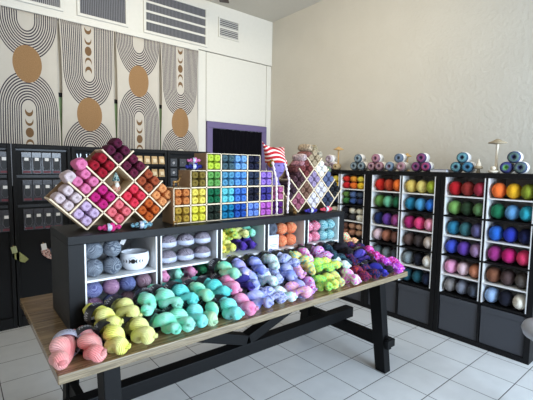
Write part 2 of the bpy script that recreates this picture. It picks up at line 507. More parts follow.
rows = [('top', 1.405), ('middle', 1.155), ('bottom', .89)]
cols = [(.10, 'far left board, leftmost'), (.19, 'far left board, second from its right edge... '), (.28, ''), (.35, '')]
allp = []
for rn, z in rows:
    for i, x in enumerate((.187, .267, .345)):
        allp.append((x-.0, z, 'clear needle pouch, %s row of the far left board, %s' % (rn, ['third from right edge', 'second from right edge', 'at its right edge'][i])))
    for i, x in enumerate((.513, .593, .673, .754)):
        allp.append((x, z, 'clear needle pouch in the %s row of four, %s' % (rn, ['leftmost', 'second from left', 'third from left', 'rightmost'][i])))
for x, z, lab in allp:
    if x > .37 and x < .4: continue
    c = copy_tree(PP, (x, YD+.018, z)); c.scale = (1.14, 1, 1.15); tag(c, lab, 'needle pouch', 'needle pouches on the black boards')
for ch in list(PP.children): bpy.data.objects.remove(ch)
bpy.data.objects.remove(PP)
# hanging sock blanks / tagged gloves under the pouches
def hang(x, z, tagcol, bodycols, tilt, label):
    r = thing('tagged_sock', (x, YD+.01, z), label, 'sock', 'tagged items hanging low on the boards')
    ca, sa = math.cos(tilt), math.sin(tilt)
    def T(px, pz):
        px *= .72; pz *= .72
        return (x+px*ca+pz*sa, z-px*sa+pz*ca)
    def plate(pts, y0, y1, name, mat):
        m = MB(); w = [T(*p) for p in pts]; n = len(w)
        vs = [(a, y0, b) for a, b in w]+[(a, y1, b) for a, b in w]
        fs = [tuple(range(n)), tuple(range(2*n-1, n-1, -1))]+[(i, i+n, (i+1) % n+n, (i+1) % n) for i in range(n)]
        m.add(vs, fs); m.build(name, mat, r, bevel=.002)
    plate([(-.03, 0), (.03, 0), (.03, -.085), (-.03, -.085)], YD-.006, YD-.002, 'paper_tag', tagcol)
    plate([(-.04, -.08), (.035, -.07), (.10, -.17), (.12, -.21), (.07, -.24), (.01, -.2), (-.035, -.14)], YD+.0, YD+.014, 'sock_body', bodycols)
    MB().box(x-.003, x+.003, YD-.001, YD+.029, z-.004, z+.01).build('hook', M_gold, r)
    return r
M_floral = yarn([(190, 120, 110), (220, 200, 190), (110, 60, 60)], 'speck')
M_lime2 = plain('pale_lime_print', (140, 142, 88), .7, var=.25, bscale=60)
hang(.26, .76, M_label, plain('navy_knit', (28, 32, 52), .9), .5, 'dark blue sock with a big white tag, cut by the left edge')
hang(.385, .755, plain('lime_tag', (160, 166, 124), .6), M_lime2, .1-.3, 'lime and white sock with a pale green tag')
hang(.62, .755, M_label, M_floral, .15-.3, 'floral pink and cream sock with a white tag')
hang(.715, .755, M_label, plain('slate_knit', (62, 74, 92), .9), .2, 'slate blue sock with white tag, half behind the shelf')
# scissors on hooks on board 3
M_steel = plain('brushed_steel', (150, 154, 160), .35, metal=.7)
for i, x in enumerate((.95, 1.035, 1.115)):
    r = thing('scissors', (x, YD+.02, 1.49), 'small steel scissors hanging on the black board, %s of three' % ['left', 'middle', 'right'][i], 'scissors', 'scissors hanging on the board')
    z = 1.485
    for s_ in (-1, 1):
        m = MB(); m.bar((x+s_*.006, YD+.012, z+.055), (x+s_*.017, YD+.012, z+.115), .009, .003, (1, 0, 0)); m.build('blade', M_steel, r)
        m = MB(); m.tube([(x+s_*.011+.009*math.cos(q_), YD+.014, z+.012+.016*math.sin(q_)) for q_ in [2*PI*k/12 for k in range(12)]], .0035, 6, closed=True, up=(0, 1, 0))
        m.build('finger_loop', M_steel, r)
    m = MB(); m.box(x-.012, x+.012, YD+.0085, YD+.0165, z+.022, z+.062); m.build('card_sleeve', M_label, r, bevel=.002)
# tan packets on shelves of board 4
m = MB(); m.box(1.48, 1.825, YD-.05, YD+.028, 1.487, 1.50); m.box(1.48, 1.825, YD-.05, YD+.028, 1.348, 1.361); m.box(1.48, 1.825, YD-.06, YD-.05, 1.487, 1.515); m.box(1.48, 1.825, YD-.06, YD-.05, 1.348, 1.376)
m.build('shelf', M_blackwall, boards[3])
M_tan = plain('kraft_packet', (178, 150, 108), .7, var=.2, bscale=40); M_tan2 = plain('packet_front_cream', (206, 190, 160), .7, var=.2, bscale=60)
for rn, z in (('upper', 1.501), ('lower', 1.362)):
    for i in range(4):
        x = 1.535+i*.082
        r = thing('kraft_packet', (x, YD-.02, z), 'tan kraft packet on the %s black shelf, %s of four' % (rn, ['leftmost', 'second', 'third', 'rightmost'][i]), 'packet', 'kraft packets on the narrow shelves')
        m = MB(); m.hexa([(x-.034, YD-.045, z), (x+.034, YD-.045, z), (x+.034, YD-.01, z), (x-.034, YD-.01, z)], [(x-.03, YD-.03, z+.098), (x+.03, YD-.03, z+.098), (x+.03, YD-.018, z+.098), (x-.03, YD-.018, z+.098)])
        m.build('packet_body', M_tan, r, bevel=.003)
        m = MB(); m.hexa([(x-.02, YD-.0475, z+.03), (x+.02, YD-.0475, z+.03), (x+.02, YD-.043, z+.03), (x-.02, YD-.043, z+.03)], [(x-.02, YD-.038, z+.07), (x+.02, YD-.038, z+.07), (x+.02, YD-.034, z+.07), (x-.02, YD-.034, z+.07)])
        m.build('front_label', M_tan2, r)
# small boxed notions on board 5
M_nb = plain('notion_box_dark', (44, 46, 52), .5, var=.3, bscale=50)
for ri, z in enumerate((1.53, 1.42, 1.31)):
    for ci in range(4 if ri == 0 else 2):
        x = 1.94+ci*.115
        r = thing('notions_card', (x, YD+.02, z), 'small dark card of notions, %s row, %s from left, behind the stepped organiser' % (['top', 'second', 'third'][ri], ['first', 'second', 'third', 'fourth'][ci]), 'card', 'dark notions cards on the board')
        MB().box(x-.04, x+.04, YD+.0, YD+.028, z-.04, z+.05).build('card', M_nb, r, bevel=.002)
        MB().lathe([(.016, YD-.0005), (.015, YD-.002), (.001, YD-.0025)], 14, (x, 0, z+.0), 'y').build('round_sticker', plain('dull_sticker', (150, 152, 158), .5) if ci == 0 else plain('dim_sticker', (72, 76, 84), .5), r)

# ------------------------------------------------------------------ table
TX0, TX1, TY0, TY1, TZ = .255, 2.56, 1.457, 2.46, .75
t = NT('varnished_planks'); co = t.new('ShaderNodeTexCoord').outputs['Object']
mp = t.new('ShaderNodeMapping'); mp.inputs['Scale'].default_value = (1.2, 14, 14); t.link(co, mp.inputs[0])
g = t.noise(mp.outputs[0], 5, 6)
sp = t.new('ShaderNodeSeparateXYZ'); t.link(co, sp.inputs[0])
pl = t.math('FLOOR', t.math('DIVIDE', t.math('ADD', sp.outputs[1], 10), .14))
wn = t.new('ShaderNodeTexWhiteNoise', noise_dimensions='1D'); t.link(pl, wn.inputs['W'])
fr = t.math('FRACT', t.math('DIVIDE', t.math('ADD', sp.outputs[1], 10), .14))
jn = t.math('LESS_THAN', fr, .025)
c = t.mix(t.step(g, .3, .7), lin((104, 82, 56)), lin((164, 138, 104)))
c = t.mix(t.math('MULTIPLY', wn.outputs[0], .5), c, lin((130, 104, 74)))
c = t.mix(jn, c, lin((52, 38, 28)))
t.link(c, t.b.inputs['Base Color']); t.b.inputs['Roughness'].default_value = .16
t.bump(g, .15, .002)
M_plank = t.m
t = NT('pale_edge_wood'); co = t.new('ShaderNodeTexCoord').outputs['Object']
mp = t.new('ShaderNodeMapping'); mp.inputs['Scale'].default_value = (1.5, 4, 40); t.link(co, mp.inputs[0])
g = t.noise(mp.outputs[0], 5, 6)
t.link(t.mix(t.step(g, .3, .7), lin((98, 86, 66)), lin((142, 128, 104))), t.b.inputs['Base Color'])
t.b.inputs['Roughness'].default_value = .4; t.bump(g, .3, .002)
M_edge = t.m
tb = thing('trestle_table', (1.41, 1.955, 0), 'long wooden plank table on black trestle legs, piled with yarn', 'table')
m = MB(); m.box(TX0, TX1, TY0, TY1, TZ-.036, TZ)
m.mi = [0, 0, 1, 1, 0, 0]; m.mi[1] = 0; m.mi[0] = 0
m.build('tabletop', [M_plank, M_edge], tb, bevel=.004)
for (lx0, lx1) in ((.44, .51), (2.385, 2.455)):
    zt = TZ-.037
    m = MB(); m.hexa([(lx0, 1.50, 0), (lx1, 1.50, 0), (lx1, 1.585, 0), (lx0, 1.585, 0)], [(lx0, 1.58, zt), (lx1, 1.58, zt), (lx1, 1.685, zt), (lx0, 1.685, zt)]); m.build('leg', M_legs, tb, bevel=.004)
    m = MB(); m.hexa([(lx0, 2.325, 0), (lx1, 2.325, 0), (lx1, 2.41, 0), (lx0, 2.41, 0)], [(lx0, 2.225, zt), (lx1, 2.225, zt), (lx1, 2.33, zt), (lx0, 2.33, zt)]); m.build('leg', M_legs, tb, bevel=.004)
    m = MB(); m.box(lx0+.015, lx1-.015, 1.49, 2.42, .18, .27); m.build('cross_rail', M_legs, tb, bevel=.003)
    m = MB(); m.box(lx0-.01, lx1+.012, 1.48, 1.51, .2, .255); m.build('wedge', M_legs, tb, bevel=.003)
    m = MB(); m.box(lx0, lx1, 1.66, 2.25, TZ-.1, TZ-.038); m.build('top_cleat', M_legs, tb, bevel=.003)
m = MB(); m.box(.33, 2.52, 1.905, 1.985, .272, .355); m.build('long_beam', M_legs, tb, bevel=.004)
for s_ in (-1, 1):
    m = MB(); m.bar((1.44+s_*.01, 1.945, .375), (1.44+s_*.9, 1.945, .685), .075, .065, (0, 1, 0)); m.build('angled_brace', M_legs, tb, bevel=.003)

# ------------------------------------------------------------------ long black cubby unit on the table
KX0, KX1, KY0, KY1, KZ0, KZ1 = .371, 2.247, 1.812, 2.19, TZ+.001, 1.182
cells = [(.437, .780), (.797, 1.138), (1.160, 1.483), (1.507, 1.834), (1.862, 2.187)]
kb = thing('cubby_unit', (1.31, 2.0, KZ0), 'black five-cubby shelf unit lying on the table, filled with yarn', 'shelf unit')
m = MB(); m.box(KX0, KX1, KY0, KY1, KZ1-.038, KZ1); m.box(KX0, KX1, KY0, KY1, KZ0, KZ0+.036)
m.box(KX0, cells[0][0], KY0, KY1, KZ0+.036, KZ1-.038); m.box(cells[4][1], KX1, KY0, KY1, KZ0+.036, KZ1-.038)
m.build('frame', M_black, kb, bevel=.002)
for i in range(4): MB().box(cells[i][1], cells[i+1][0], KY0+.002, KY1-.013, KZ0+.0365, KZ1-.0385).build('divider', M_black, kb)
MB().box(KX0+.01, KX1-.01, KY1-.012, KY1-.003, KZ0+.037, KZ1-.039).build('back_board', M_white, kb)
ZM = .963
for (a, b) in cells:
    m = MB(); z0, z1 = KZ0+.037, KZ1-.039
    m.box(a+.0005, a+.008, KY0-.001, KY1-.013, z0, z1); m.box(b-.008, b-.0005, KY0-.001, KY1-.013, z0, z1)
    m.box(a+.008, b-.008, KY0-.001, KY1-.013, ZM, ZM+.01); m.box(a+.008, b-.008, KY0+.002, KY1-.013, z0, z0+.004)
    m.build('white_insert', M_white, kb, bevel=.001)
ZB = KZ0+.042; ZS = ZM+.011

# ------------------------------------------------------------------ yarn meshes
def skein_mesh(r, L, name='yarn_skein'):
    """small pull skein lying on y, dimpled ends, squeezed slightly square by its neighbours"""
    m = MB(); n = 13; prof = [(.001, -L*.42), (r*.14, -L*.44), (r*.34, -L*.51), (r*.60, -L*.515)]
    for k in range(n):
        a = -PI*.44+PI*.88*k/(n-1)
        prof.append((r*max(.78, abs(math.cos(a))**.22), L/2*math.sin(a)/math.sin(PI*.44)*.985))
    prof += [(r*.6, L*.515), (r*.34, L*.51), (r*.14, L*.44), (.001, L*.42)]
    m.lathe(prof, 24, axis='y')
    out = []
    for i, v in enumerate(m.v):
        a = math.atan2(v[2], v[0]); c, d = abs(math.cos(a)), abs(math.sin(a))
        sq = (c**3.2+d**3.2)**(-1/3.2)
        k = sq*(1+.025*math.sin(3*a+v[1]*60)+.02*math.sin(7*a-v[1]*90))
        out.append((v[0]*k, v[1], v[2]*k))
    m.v = out
    return m.mesh(name, plain('undyed', (200, 200, 200)))
SK_S = skein_mesh(.0250, .108)
def lump(seed, amp):
    rr = random.Random(seed); ph = [rr.uniform(0, 6) for _ in range(6)]
    return lambda x, y, z: 1+amp*math.sin(4*x+ph[0])*math.sin(5*y+ph[1])+amp*.6*math.sin(9*z+ph[2]+4*x)
def ball_mesh(name, r, seed, amp=.04, nu=24, nv=14):
    # cushion shaped ball: rx, ry, rz with its winding axis on y
    m = MB()
    L = lump(seed, amp)
    m.ball((0, 0, 0), (r[0], r[2], r[1]), nu, nv, L)
    m.v = [(v[0], v[2], -v[1]) for v in m.v]      # pole on the y axis
    return m.mesh(name, plain('undyed', (200, 200, 200)))
WOOL = [ball_mesh('wool_ball', (.0535, .080, .0655), s, .02) for s in (1, 2, 3)]
BALL4 = [ball_mesh('yarn_ball', (.040, .05, .040), s, .035) for s in (4, 5)]
def hank_mesh(seed, L=.23, r=.026, turns=2.0, fuzz=0.0):
    """a twisted hank: one closed fat strand doubled back and wound round itself, lobes bulging where it lies outside"""
    rr = random.Random(seed); m = MB(); n = 54; pts = []; rad = []
    ph = rr.uniform(-.5, .5)-PI/2; ws = [rr.uniform(0, 6) for _ in range(4)]
    for half in (0, 1):
        for k in range(n):
            t_ = (k+.5)/n; tt = t_ if half == 0 else 1-t_
            a = ph+PI*turns*tt+half*PI
            env = max(.05, math.sin(PI*tt))**.5
            R = r*.86*env
            pts.append((R*math.cos(a)+.012*math.sin(tt*PI*1.6+ws[0]), -L/2+L*tt, R*math.sin(a)*.92))
            lobe = .90-.32*math.cos(2*a)
            y_ = -L/2+L*tt
            pin = 1-.26*math.exp(-((y_-.035)/.026)**2)
            q0 = pts[-1]; pts[-1] = (q0[0]*pin, q0[1], q0[2]*pin)
            rad.append(pin*r*lobe*(.70+.30*env)*(1+.07*math.sin(11*tt+ws[2])+.04*math.sin(29*tt+ws[3])))
    m.tube(pts, rad, 18, closed=True)
    # fine ridges of the plies running along the strand
    nn = 18; out = []
    P2 = [Vector(p) for p in pts]
    for i, v in enumerate(m.v):
        c = P2[i//nn]; d = Vector(v)-c; j = i//nn
        k = 1+.025*math.sin((i % nn)*2.1+j*.35)+rr.uniform(-.02, .02)+ (rr.uniform(-.22, .22) if fuzz else 0)
        out.append(tuple(c+d*k))
    m.v = out
    tl = [(.0, -L/2-.004, .0), (.010, -L/2-.014, .002), (.004, -L/2-.022, .003), (-.008, -L/2-.014, .002)]
    m.tube(tl, .0085, 8, closed=True)
    return m.mesh('yarn_hank', plain('undyed', (200, 200, 200)))
HANKS = [hank_mesh(s, L, r, tn) for s, L, r, tn in ((11, .205, .0255, 2.9), (12, .22, .025, 2.6), (13, .20, .026, 3.1), (14, .215, .0255, 2.8), (15, .205, .026, 2.4), (16, .21, .0255, 3.3))]
HANKF = [hank_mesh(s, .23, .025, 2.2, 1) for s in (21, 22)]
def band_mesh(R=.0475, w=.046):
    m = MB(); m.lathe([(R, -w/2), (R*1.03, -w/2+.004), (R*1.04, 0), (R*1.03, w/2-.004), (R, w/2), (R-.002, w/2), (R-.002, -w/2), (R, -w/2)], 28, axis='y')
    m.v = [(v[0], v[1], v[2]*.93) for v in m.v]
    return m
def band_mat(name, base, ink):
    t = NT(name); uv = t.new('ShaderNodeTexCoord').outputs['UV']
    sp = t.new('ShaderNodeSeparateXYZ'); t.link(uv, sp.inputs[0])
    # scribbled script line round the band, blank elsewhere
    line = t.math('ABSOLUTE', t.math('SUBTRACT', sp.outputs[1], t.math('MULTIPLY_ADD', t.math('SINE', t.math('MULTIPLY', sp.outputs[0], 190.0)), .07, .36)))
    on = t.math('LESS_THAN', line, .035)
    rep = t.math('LESS_THAN', t.math('FRACT', t.math('MULTIPLY', sp.outputs[0], 4.0)), .55)
    t.link(t.mix(t.math('MULTIPLY', on, rep), lin(base), lin(ink)), t.b.inputs['Base Color'])
    t.b.inputs['Roughness'].default_value = .4
    return t.m
M_bandk = band_mat('black_label_band', (20, 20, 26), (190, 190, 195))
M_bandw = band_mat('lavender_label_band', (176, 176, 196), (110, 110, 130))
M_bandp = band_mat('white_label_band', (182, 188, 206), (120, 130, 160))
BAND = band_mesh().mesh('label_band', M_bandk)
ORD = ['first', 'second', 'third', 'fourth', 'fifth', 'sixth', 'seventh', 'eighth', 'ninth', 'tenth', 'eleventh', 'twelfth', 'thirteenth', 'fourteenth', 'fifteenth', 'sixteenth', 'seventeenth', 'eighteenth', 'nineteenth', 'twentieth', 'twenty-first', 'twenty-second', 'twenty-third', 'twenty-fourth', 'twenty-fifth', 'twenty-sixth']
hk = 0
def hank(loc, mat, label, group, rot=(0, 0, 0), sc=1.0, band='k', fz=False, by=.035):
    global hk
    me = (HANKF if fz else HANKS)[hk % (2 if fz else 6)]; hk += 1
    o = single(me, 'yarn_hank', loc, mat, rot, sc)
    tag(o, label, 'yarn hank', group)
    if band:
        b = bpy.data.objects.new('label_band', BAND); COL.objects.link(b); b.parent = o; b.location = (0, by, 0)
        b.material_slots[0].link = 'OBJECT'
        b.material_slots[0].material = {'k': M_bandk, 'w': M_bandw, 'p': M_bandp}[band]
        b['label'] = {'k': 'black paper label band', 'w': 'lavender paper label band', 'p': 'white paper label band'}[band]
    return o

# colourways
CW = {
 'salmon pink': ([(240, 132, 132), (240, 156, 152), (244, 166, 166)], 'strand'),
 'lemon yellow': ([(246, 242, 100), (238, 240, 120), (246, 240, 140)], 'strand'),
 'pale yellow': ([(244, 242, 150), (234, 240, 140), (246, 232, 150)], 'strand'),
 'mint green': ([(124, 222, 184), (156, 230, 200), (110, 212, 178)], 'strand'),
 'aqua': ([(110, 218, 208), (140, 226, 218), (96, 200, 198)], 'strand'),
 'turquoise': ([(80, 188, 186), (104, 204, 200), (60, 160, 170)], 'strand'),
 'sea green': ([(110, 206, 176), (156, 216, 180), (176, 206, 166)], 'strand'),
 'bubblegum pink': ([(236, 124, 166), (242, 156, 188), (226, 112, 154)], 'strand'),
 'periwinkle': ([(126, 142, 212), (176, 180, 232), (116, 130, 204)], 'strand'),
 'lavender': ([(166, 156, 220), (140, 150, 214), (206, 190, 226)], 'strand'),
 'icy mint': ([(196, 224, 220), (226, 206, 220), (160, 214, 200)], 'speck'),
 'blue grey': ([(150, 164, 206), (190, 190, 216), (112, 120, 180)], 'speck'),
 'speckled lilac': ([(204, 120, 200), (150, 150, 224), (236, 190, 214), (180, 70, 150)], 'speck'),
 'speckled peach': ([(240, 170, 170), (226, 120, 190), (250, 200, 170), (200, 130, 220)], 'speck'),
 'neon lime': ([(150, 220, 90), (196, 230, 100), (110, 200, 110)], 'speck'),
 'lime and yellow': ([(200, 226, 90), (240, 220, 110), (150, 214, 120)], 'speck'),
 'rainbow sherbet': ([(250, 200, 120), (180, 226, 110), (240, 150, 130), (110, 200, 170)], 'speck'),
 'candy pink': ([(230, 110, 200), (240, 160, 210), (200, 220, 190)], 'speck'),
 'dark magenta': ([(60, 24, 60), (150, 40, 90), (30, 24, 60), (180, 60, 60)], 'speck'),
 'midnight multicolour': ([(24, 24, 50), (60, 50, 130), (20, 20, 34), (120, 40, 70)], 'speck'),
 'royal blue': ([(44, 42, 150), (36, 34, 120), (70, 60, 190)], 'strand'),
 'blue violet': ([(72, 66, 160), (50, 46, 130), (110, 80, 180)], 'strand'),
 'black': ([(24, 22, 30), (40, 34, 44), (18, 18, 24)], 'strand'),
 'dark plum black': ([(50, 24, 50), (24, 20, 34)], 'speck'),
 'midnight blue black': ([(24, 26, 60), (20, 20, 34)], 'speck'),
 'black and rust': ([(34, 26, 34), (90, 40, 50), (22, 20, 34)], 'speck'),
 'magenta confetti': ([(200, 30, 110), (130, 60, 190), (230, 60, 70), (220, 120, 220)], 'speck'),
 'purple confetti': ([(150, 60, 190), (210, 60, 160), (110, 70, 200), (230, 140, 220)], 'speck'),
 'coral and mint': ([(236, 100, 110), (240, 150, 120), (160, 220, 170)], 'speck'),
 'orange cream': ([(244, 160, 90), (246, 200, 160), (230, 110, 100)], 'speck'),
 'bright green': ([(70, 190, 70), (120, 210, 90), (40, 160, 90)], 'strand'),
 'emerald': ([(40, 150, 96), (70, 180, 120), (30, 120, 90)], 'strand'),
 'red orange': ([(226, 90, 60), (236, 130, 80), (200, 60, 50)], 'speck'),
 'golden yellow': ([(240, 200, 80), (244, 216, 110), (230, 180, 70)], 'strand'),
 'deep purple': ([(60, 40, 140), (90, 60, 170), (40, 30, 100)], 'strand'),
 'dark teal': ([(30, 56, 74), (50, 90, 100), (24, 34, 60)], 'speck'),
 'cream and red': ([(240, 220, 170), (220, 110, 110), (250, 230, 140), (180, 60, 90)], 'speck'),
 'rose and cream': ([(236, 180, 190), (220, 120, 150), (236, 214, 200)], 'speck'),
}
def cw(n):
    def up_(c):
        g = 1.13 if sum(c) > 330 else 1.0
        return tuple(min(246, int(v*g)) for v in c)
    return yarn([up_(c) for c in CW[n][0]], CW[n][1])
used_col = {}
def row_hanks(items, y, z, group, where, pitch, seed, sc=1.0):
    rr = random.Random(seed)
    n = len(items)
    counts = {}
    for it in items: counts[it[1]] = counts.get(it[1], 0)+1
    seen = {}
    for i, it in enumerate(items):
        x, c, band = it[0], it[1], it[2]
        o = it[3] if len(it) > 3 else {}
        k = seen.get(c, 0); seen[c] = k+1
        if counts[c] > 1: lab = '%s hank %s, %s of that colour from left' % (c, where, ORD[k])
        else: lab = '%s twisted hank %s' % (c, where)
        rot = (o.get('pitch', pitch)+rr.uniform(-.06, .06), rr.uniform(-.45, .45), o.get('yaw', rr.uniform(-.5, .5)))
        fz = c in ('magenta confetti', 'purple confetti')
        hank((x, o.get('y', y)+rr.uniform(-.012, .012), o.get('z', z)), cw(c), lab, group, rot, sc*o.get('s', rr.uniform(1.02, 1.12)), band, fz, by=o.get('by', .035))
F = [(.302, 'salmon pink', 'w', {'yaw': -.3, 'y': 1.562, 's': 1.12}), (.385, 'salmon pink', 'k', {'yaw': .1, 'y': 1.565, 's': 1.12}), (.475, 'lemon yellow', 'k', {'yaw': .15, 's': 1.12}), (.578, 'pale yellow', 'k', {'yaw': .2}),
     (.685, 'mint green', 'k'), (.77, 'mint green', 'k'), (.86, 'aqua', 'k'), (.945, 'sea green', 'k'), (1.03, 'aqua', 'k'), (1.115, 'bubblegum pink', 'k'),
     (1.20, 'periwinkle', 'k'), (1.285, 'blue grey', 'k'), (1.37, 'icy mint', 'k'), (1.455, 'speckled peach', 'k'), (1.54, 'lavender', 'k'), (1.625, 'speckled lilac', 'k'),
     (1.71, 'neon lime', 'k'), (1.795, 'lime and yellow', 'k'), (1.88, 'rainbow sherbet', 'k'), (1.97, 'candy pink', 'k'), (2.06, 'dark magenta', 'k'), (2.15, 'midnight multicolour', 'k'),
     (2.24, 'royal blue', 'k'), (2.325, 'black', 'k'), (2.41, 'purple confetti', None), (2.49, 'magenta confetti', None)]
row_hanks(F, 1.572, TZ+.049, 'hanks along the table front edge', 'in the front row on the table', 0.0, 3)
G = [(.475, 'lemon yellow', 'k', {'y': 1.70, 'z': .842, 'yaw': .35}), (.565, 'pale yellow', 'k', {'y': 1.71, 'z': .850, 'yaw': .3}), (.665, 'mint green', 'k', {'y': 1.70}), (.755, 'mint green', 'k'), (.84, 'turquoise', 'k'), (.93, 'sea green', 'k'),
     (1.02, 'turquoise', 'k'), (1.11, 'bubblegum pink', 'k'), (1.195, 'blue violet', 'p'), (1.28, 'periwinkle', 'k'), (1.365, 'icy mint', 'k'), (1.45, 'blue grey', 'k'),
     (1.54, 'periwinkle', 'k'), (1.63, 'speckled peach', 'k'), (1.715, 'rainbow sherbet', 'k'), (1.80, 'neon lime', 'k'), (1.885, 'lime and yellow', 'k'), (1.97, 'icy mint', 'k'),
     (2.06, 'dark teal', 'k'), (2.15, 'midnight multicolour', 'k'), (2.24, 'blue violet', 'k'), (2.325, 'black and rust', 'k'), (2.405, 'magenta confetti', None)]
row_hanks(G, 1.695, .866, 'hanks lying on the front row', 'in the upper row of the pile', .05, 4)
T3 = [(1.13, 'sea green', 'k'), (1.235, 'lavender', 'k'), (1.34, 'periwinkle', 'k'), (1.45, 'icy mint', 'k'), (1.555, 'blue grey', 'k'), (1.655, 'rainbow sherbet', 'k'), (1.76, 'candy pink', 'k'), (1.865, 'speckled lilac', 'k'), (1.97, 'dark teal', 'k'), (2.08, 'black', 'k')]
row_hanks(T3, 1.748, .935, 'hanks topping the pile against the cubbies', 'topping the pile against the cubbies', .1, 5, .92)
# behind the table end, past the cubby unit
for (x, y, z, c, rot) in ((2.31, 1.87, .80, 'dark magenta', (0, .3, .5)), (2.40, 1.88, .80, 'black', (0, .2, -.2)), (2.33, 2.02, .80, 'dark teal', (0, .5, 1.3)), (2.36, 2.03, .885, 'dark plum black', (0, 0, 1.1)), (2.35, 1.99, .955, 'coral and mint', (.1, .5, 1.2)), (2.46, 2.0, .91, 'orange cream', (0, 0, .7)), (2.40, 2.12, .80, 'black and rust', (0, .4, .1)), (2.46, 2.1, .80, 'midnight blue black', (0, .4, 1.2)), (2.36, 1.86, .885, 'midnight multicolour', (0, .4, .9)), (2.47, 1.82, .80, 'purple confetti', (0, .4, .3))):
    lab = '%s twisted hank at the right end of the table%s' % (c, {.80: ', in the bottom layer', .885: ', lying on top', .955: ', topmost', .91: ', at the back'}[z])
    hank((x, y, z), cw(c), lab, 'hanks at the right end of the table', rot, 1.0, 'k' if c != 'purple confetti' else None)
# hanks stuffed in the cubbies
def cub_hank(cell, level, items):
    a, b = cells[cell]; cn = ['leftmost', 'second', 'middle', 'fourth', 'rightmost'][cell]
    seen = {}
    for k, (fx, dy, dz, c, rz) in enumerate(items):
        x = a+(b-a)*fx; z = (ZB if level == 'lower' else ZS)+.041+dz
        q_ = seen.get(c, 0); seen[c] = q_+1
        lab = '%s yarn hank, %s compartment of the %s cubby%s' % (c, level, cn, '' if q_ == 0 else ', %s of that colour' % ORD[q_])
        hank((x, 1.96+dy, z), cw(c), lab, 'hanks in the %s cubby' % cn, (0.0, .12*(k % 3-1), rz*.6), .90, 'k' if k % 3 == 2 else None)
lay = lambda cs: [((.165+.223*(i % 4)), (.0 if i < 4 else -.01), (0 if i < 4 else .078), c, ((i*37) % 7-3)*.05) for i, c in enumerate(cs)]
cub_hank(1, 'lower', lay(['sea green', 'turquoise', 'rose and cream', 'dark teal', 'bubblegum pink', 'mint green', 'bubblegum pink', 'emerald']))
cub_hank(2, 'upper', lay(['golden yellow', 'lemon yellow', 'deep purple', 'deep purple', 'golden yellow', 'lime and yellow', 'pale yellow', 'mint green']))
cub_hank(2, 'lower', lay(['lavender', 'cream and red', 'emerald', 'periwinkle', 'rose and cream', 'cream and red', 'orange cream', 'blue grey']))
cub_hank(3, 'lower', lay(['red orange', 'bright green', 'neon lime', 'emerald', 'bright green', 'bright green', 'lime and yellow', 'emerald']))

# ------------------------------------------------------------------ balls in the cubbies
def cub_ball(x, z, mat, label, group, r=.04, y=1.868):
    o = single(BALL4[int(x*1000) % 2], 'yarn_ball', (x, y, z), mat, (0, ((x*77+z*31) % 1)*6, 0), r/.04)
    return tag(o, label, 'yarn ball', group)
mg = yarn([(92, 102, 120), (138, 146, 156), (66, 72, 92)], 'marl')
for i, (x, zz) in enumerate(((.489, 0), (.574, 0), (.489, 1), (.574, 1))):
    cub_ball(x, ZS+.042+zz*.084, mg, 'blue grey marled yarn ball, %s of the four beside the white bowl' % ['bottom left', 'bottom right', 'top left', 'top right'][i], 'marled balls beside the bowl', .042)
cols4 = [((96, 100, 158), (134, 140, 184), (90, 70, 130)), ((146, 100, 146), (184, 146, 170), (90, 70, 120)), ((84, 94, 150), (120, 130, 176), (60, 56, 110)), ((134, 100, 116), (164, 138, 150), (84, 72, 100))]
cn4 = ['violet blue', 'dusty mauve', 'denim blue', 'brownish mauve']
for zz in (0, 1):
    for i in range(4):
        cub_ball(.487+.080*i, ZB+.040+zz*.0785, yarn(cols4[(i+zz*2*(1-zz)+(0 if zz else 1)) % 4], 'marl'),
                 '%s marled yarn ball in the %s layer, lower left cubby' % (cn4[(i+(0 if zz else 1)) % 4], ['bottom', 'top'][zz]), 'marled balls in the lower left cubby', .0385)
# white bowl with moon phases
r = thing('yarn_bowl', (.695, 1.895, ZS), 'white ceramic yarn bowl with black moon phases, in the left cubby', 'bowl')
BR = .072
prof = [(.001, ZS), (.040, ZS), (.050, ZS+.006), (.064, ZS+.028), (BR, ZS+.058), (.070, ZS+.088), (.067, ZS+.1), (.064, ZS+.1), (.066, ZS+.085), (.067, ZS+.058), (.058, ZS+.03), (.04, ZS+.01), (.001, ZS+.009)]
prof = [(a_, ZS+(b_-ZS)*.9) for a_, b_ in prof]
MB().lathe(prof, 40, (.695, 1.895, 0)).build('bowl_body', plain('white_glaze', (226, 230, 238), .15), r)
M_ink = plain('black_print', (16, 16, 20), .4)
def on_bowl(du, z):     # angle from the side that faces the room
    a = math.radians(-116)+du/BR; rr_ = BR+.0012
    return (.695+rr_*math.cos(a), 1.895+rr_*math.sin(a), z)
m = MB(); zc = ZS+.054
def disc(u0, rad, cres=0):
    n = 14; outer = [(u0+rad*math.cos(2*PI*k/n), zc+rad*math.sin(2*PI*k/n)) for k in range(n)]
    if cres == 0:
        vs = [on_bowl(a, b) for a, b in outer]; m.add(vs, [tuple(range(n))])
    else:
        k2 = 9; o1 = []; i1 = []
        for k in range(k2):
            a = -PI/2+PI*k/(k2-1)
            o1.append((u0+cres*rad*math.cos(a), zc+rad*math.sin(a))); i1.append((u0+cres*rad*.35*math.cos(a), zc+rad*math.sin(a)))
        vs = [on_bowl(*p) for p in o1+i1]
        m.add(vs, [(k, k+1, k2+k+1, k2+k) if cres > 0 else (k+1, k, k2+k, k2+k+1) for k in range(k2-1)])
for u0, cr, rad in ((-.052, 1, .0075), (-.038, 1, .009), (-.022, 1, .0105), (0, 0, .0115), (.022, -1, .0105), (.037, -1, .009), (.050, -1, .0075)):
    disc(u0, rad, cr)
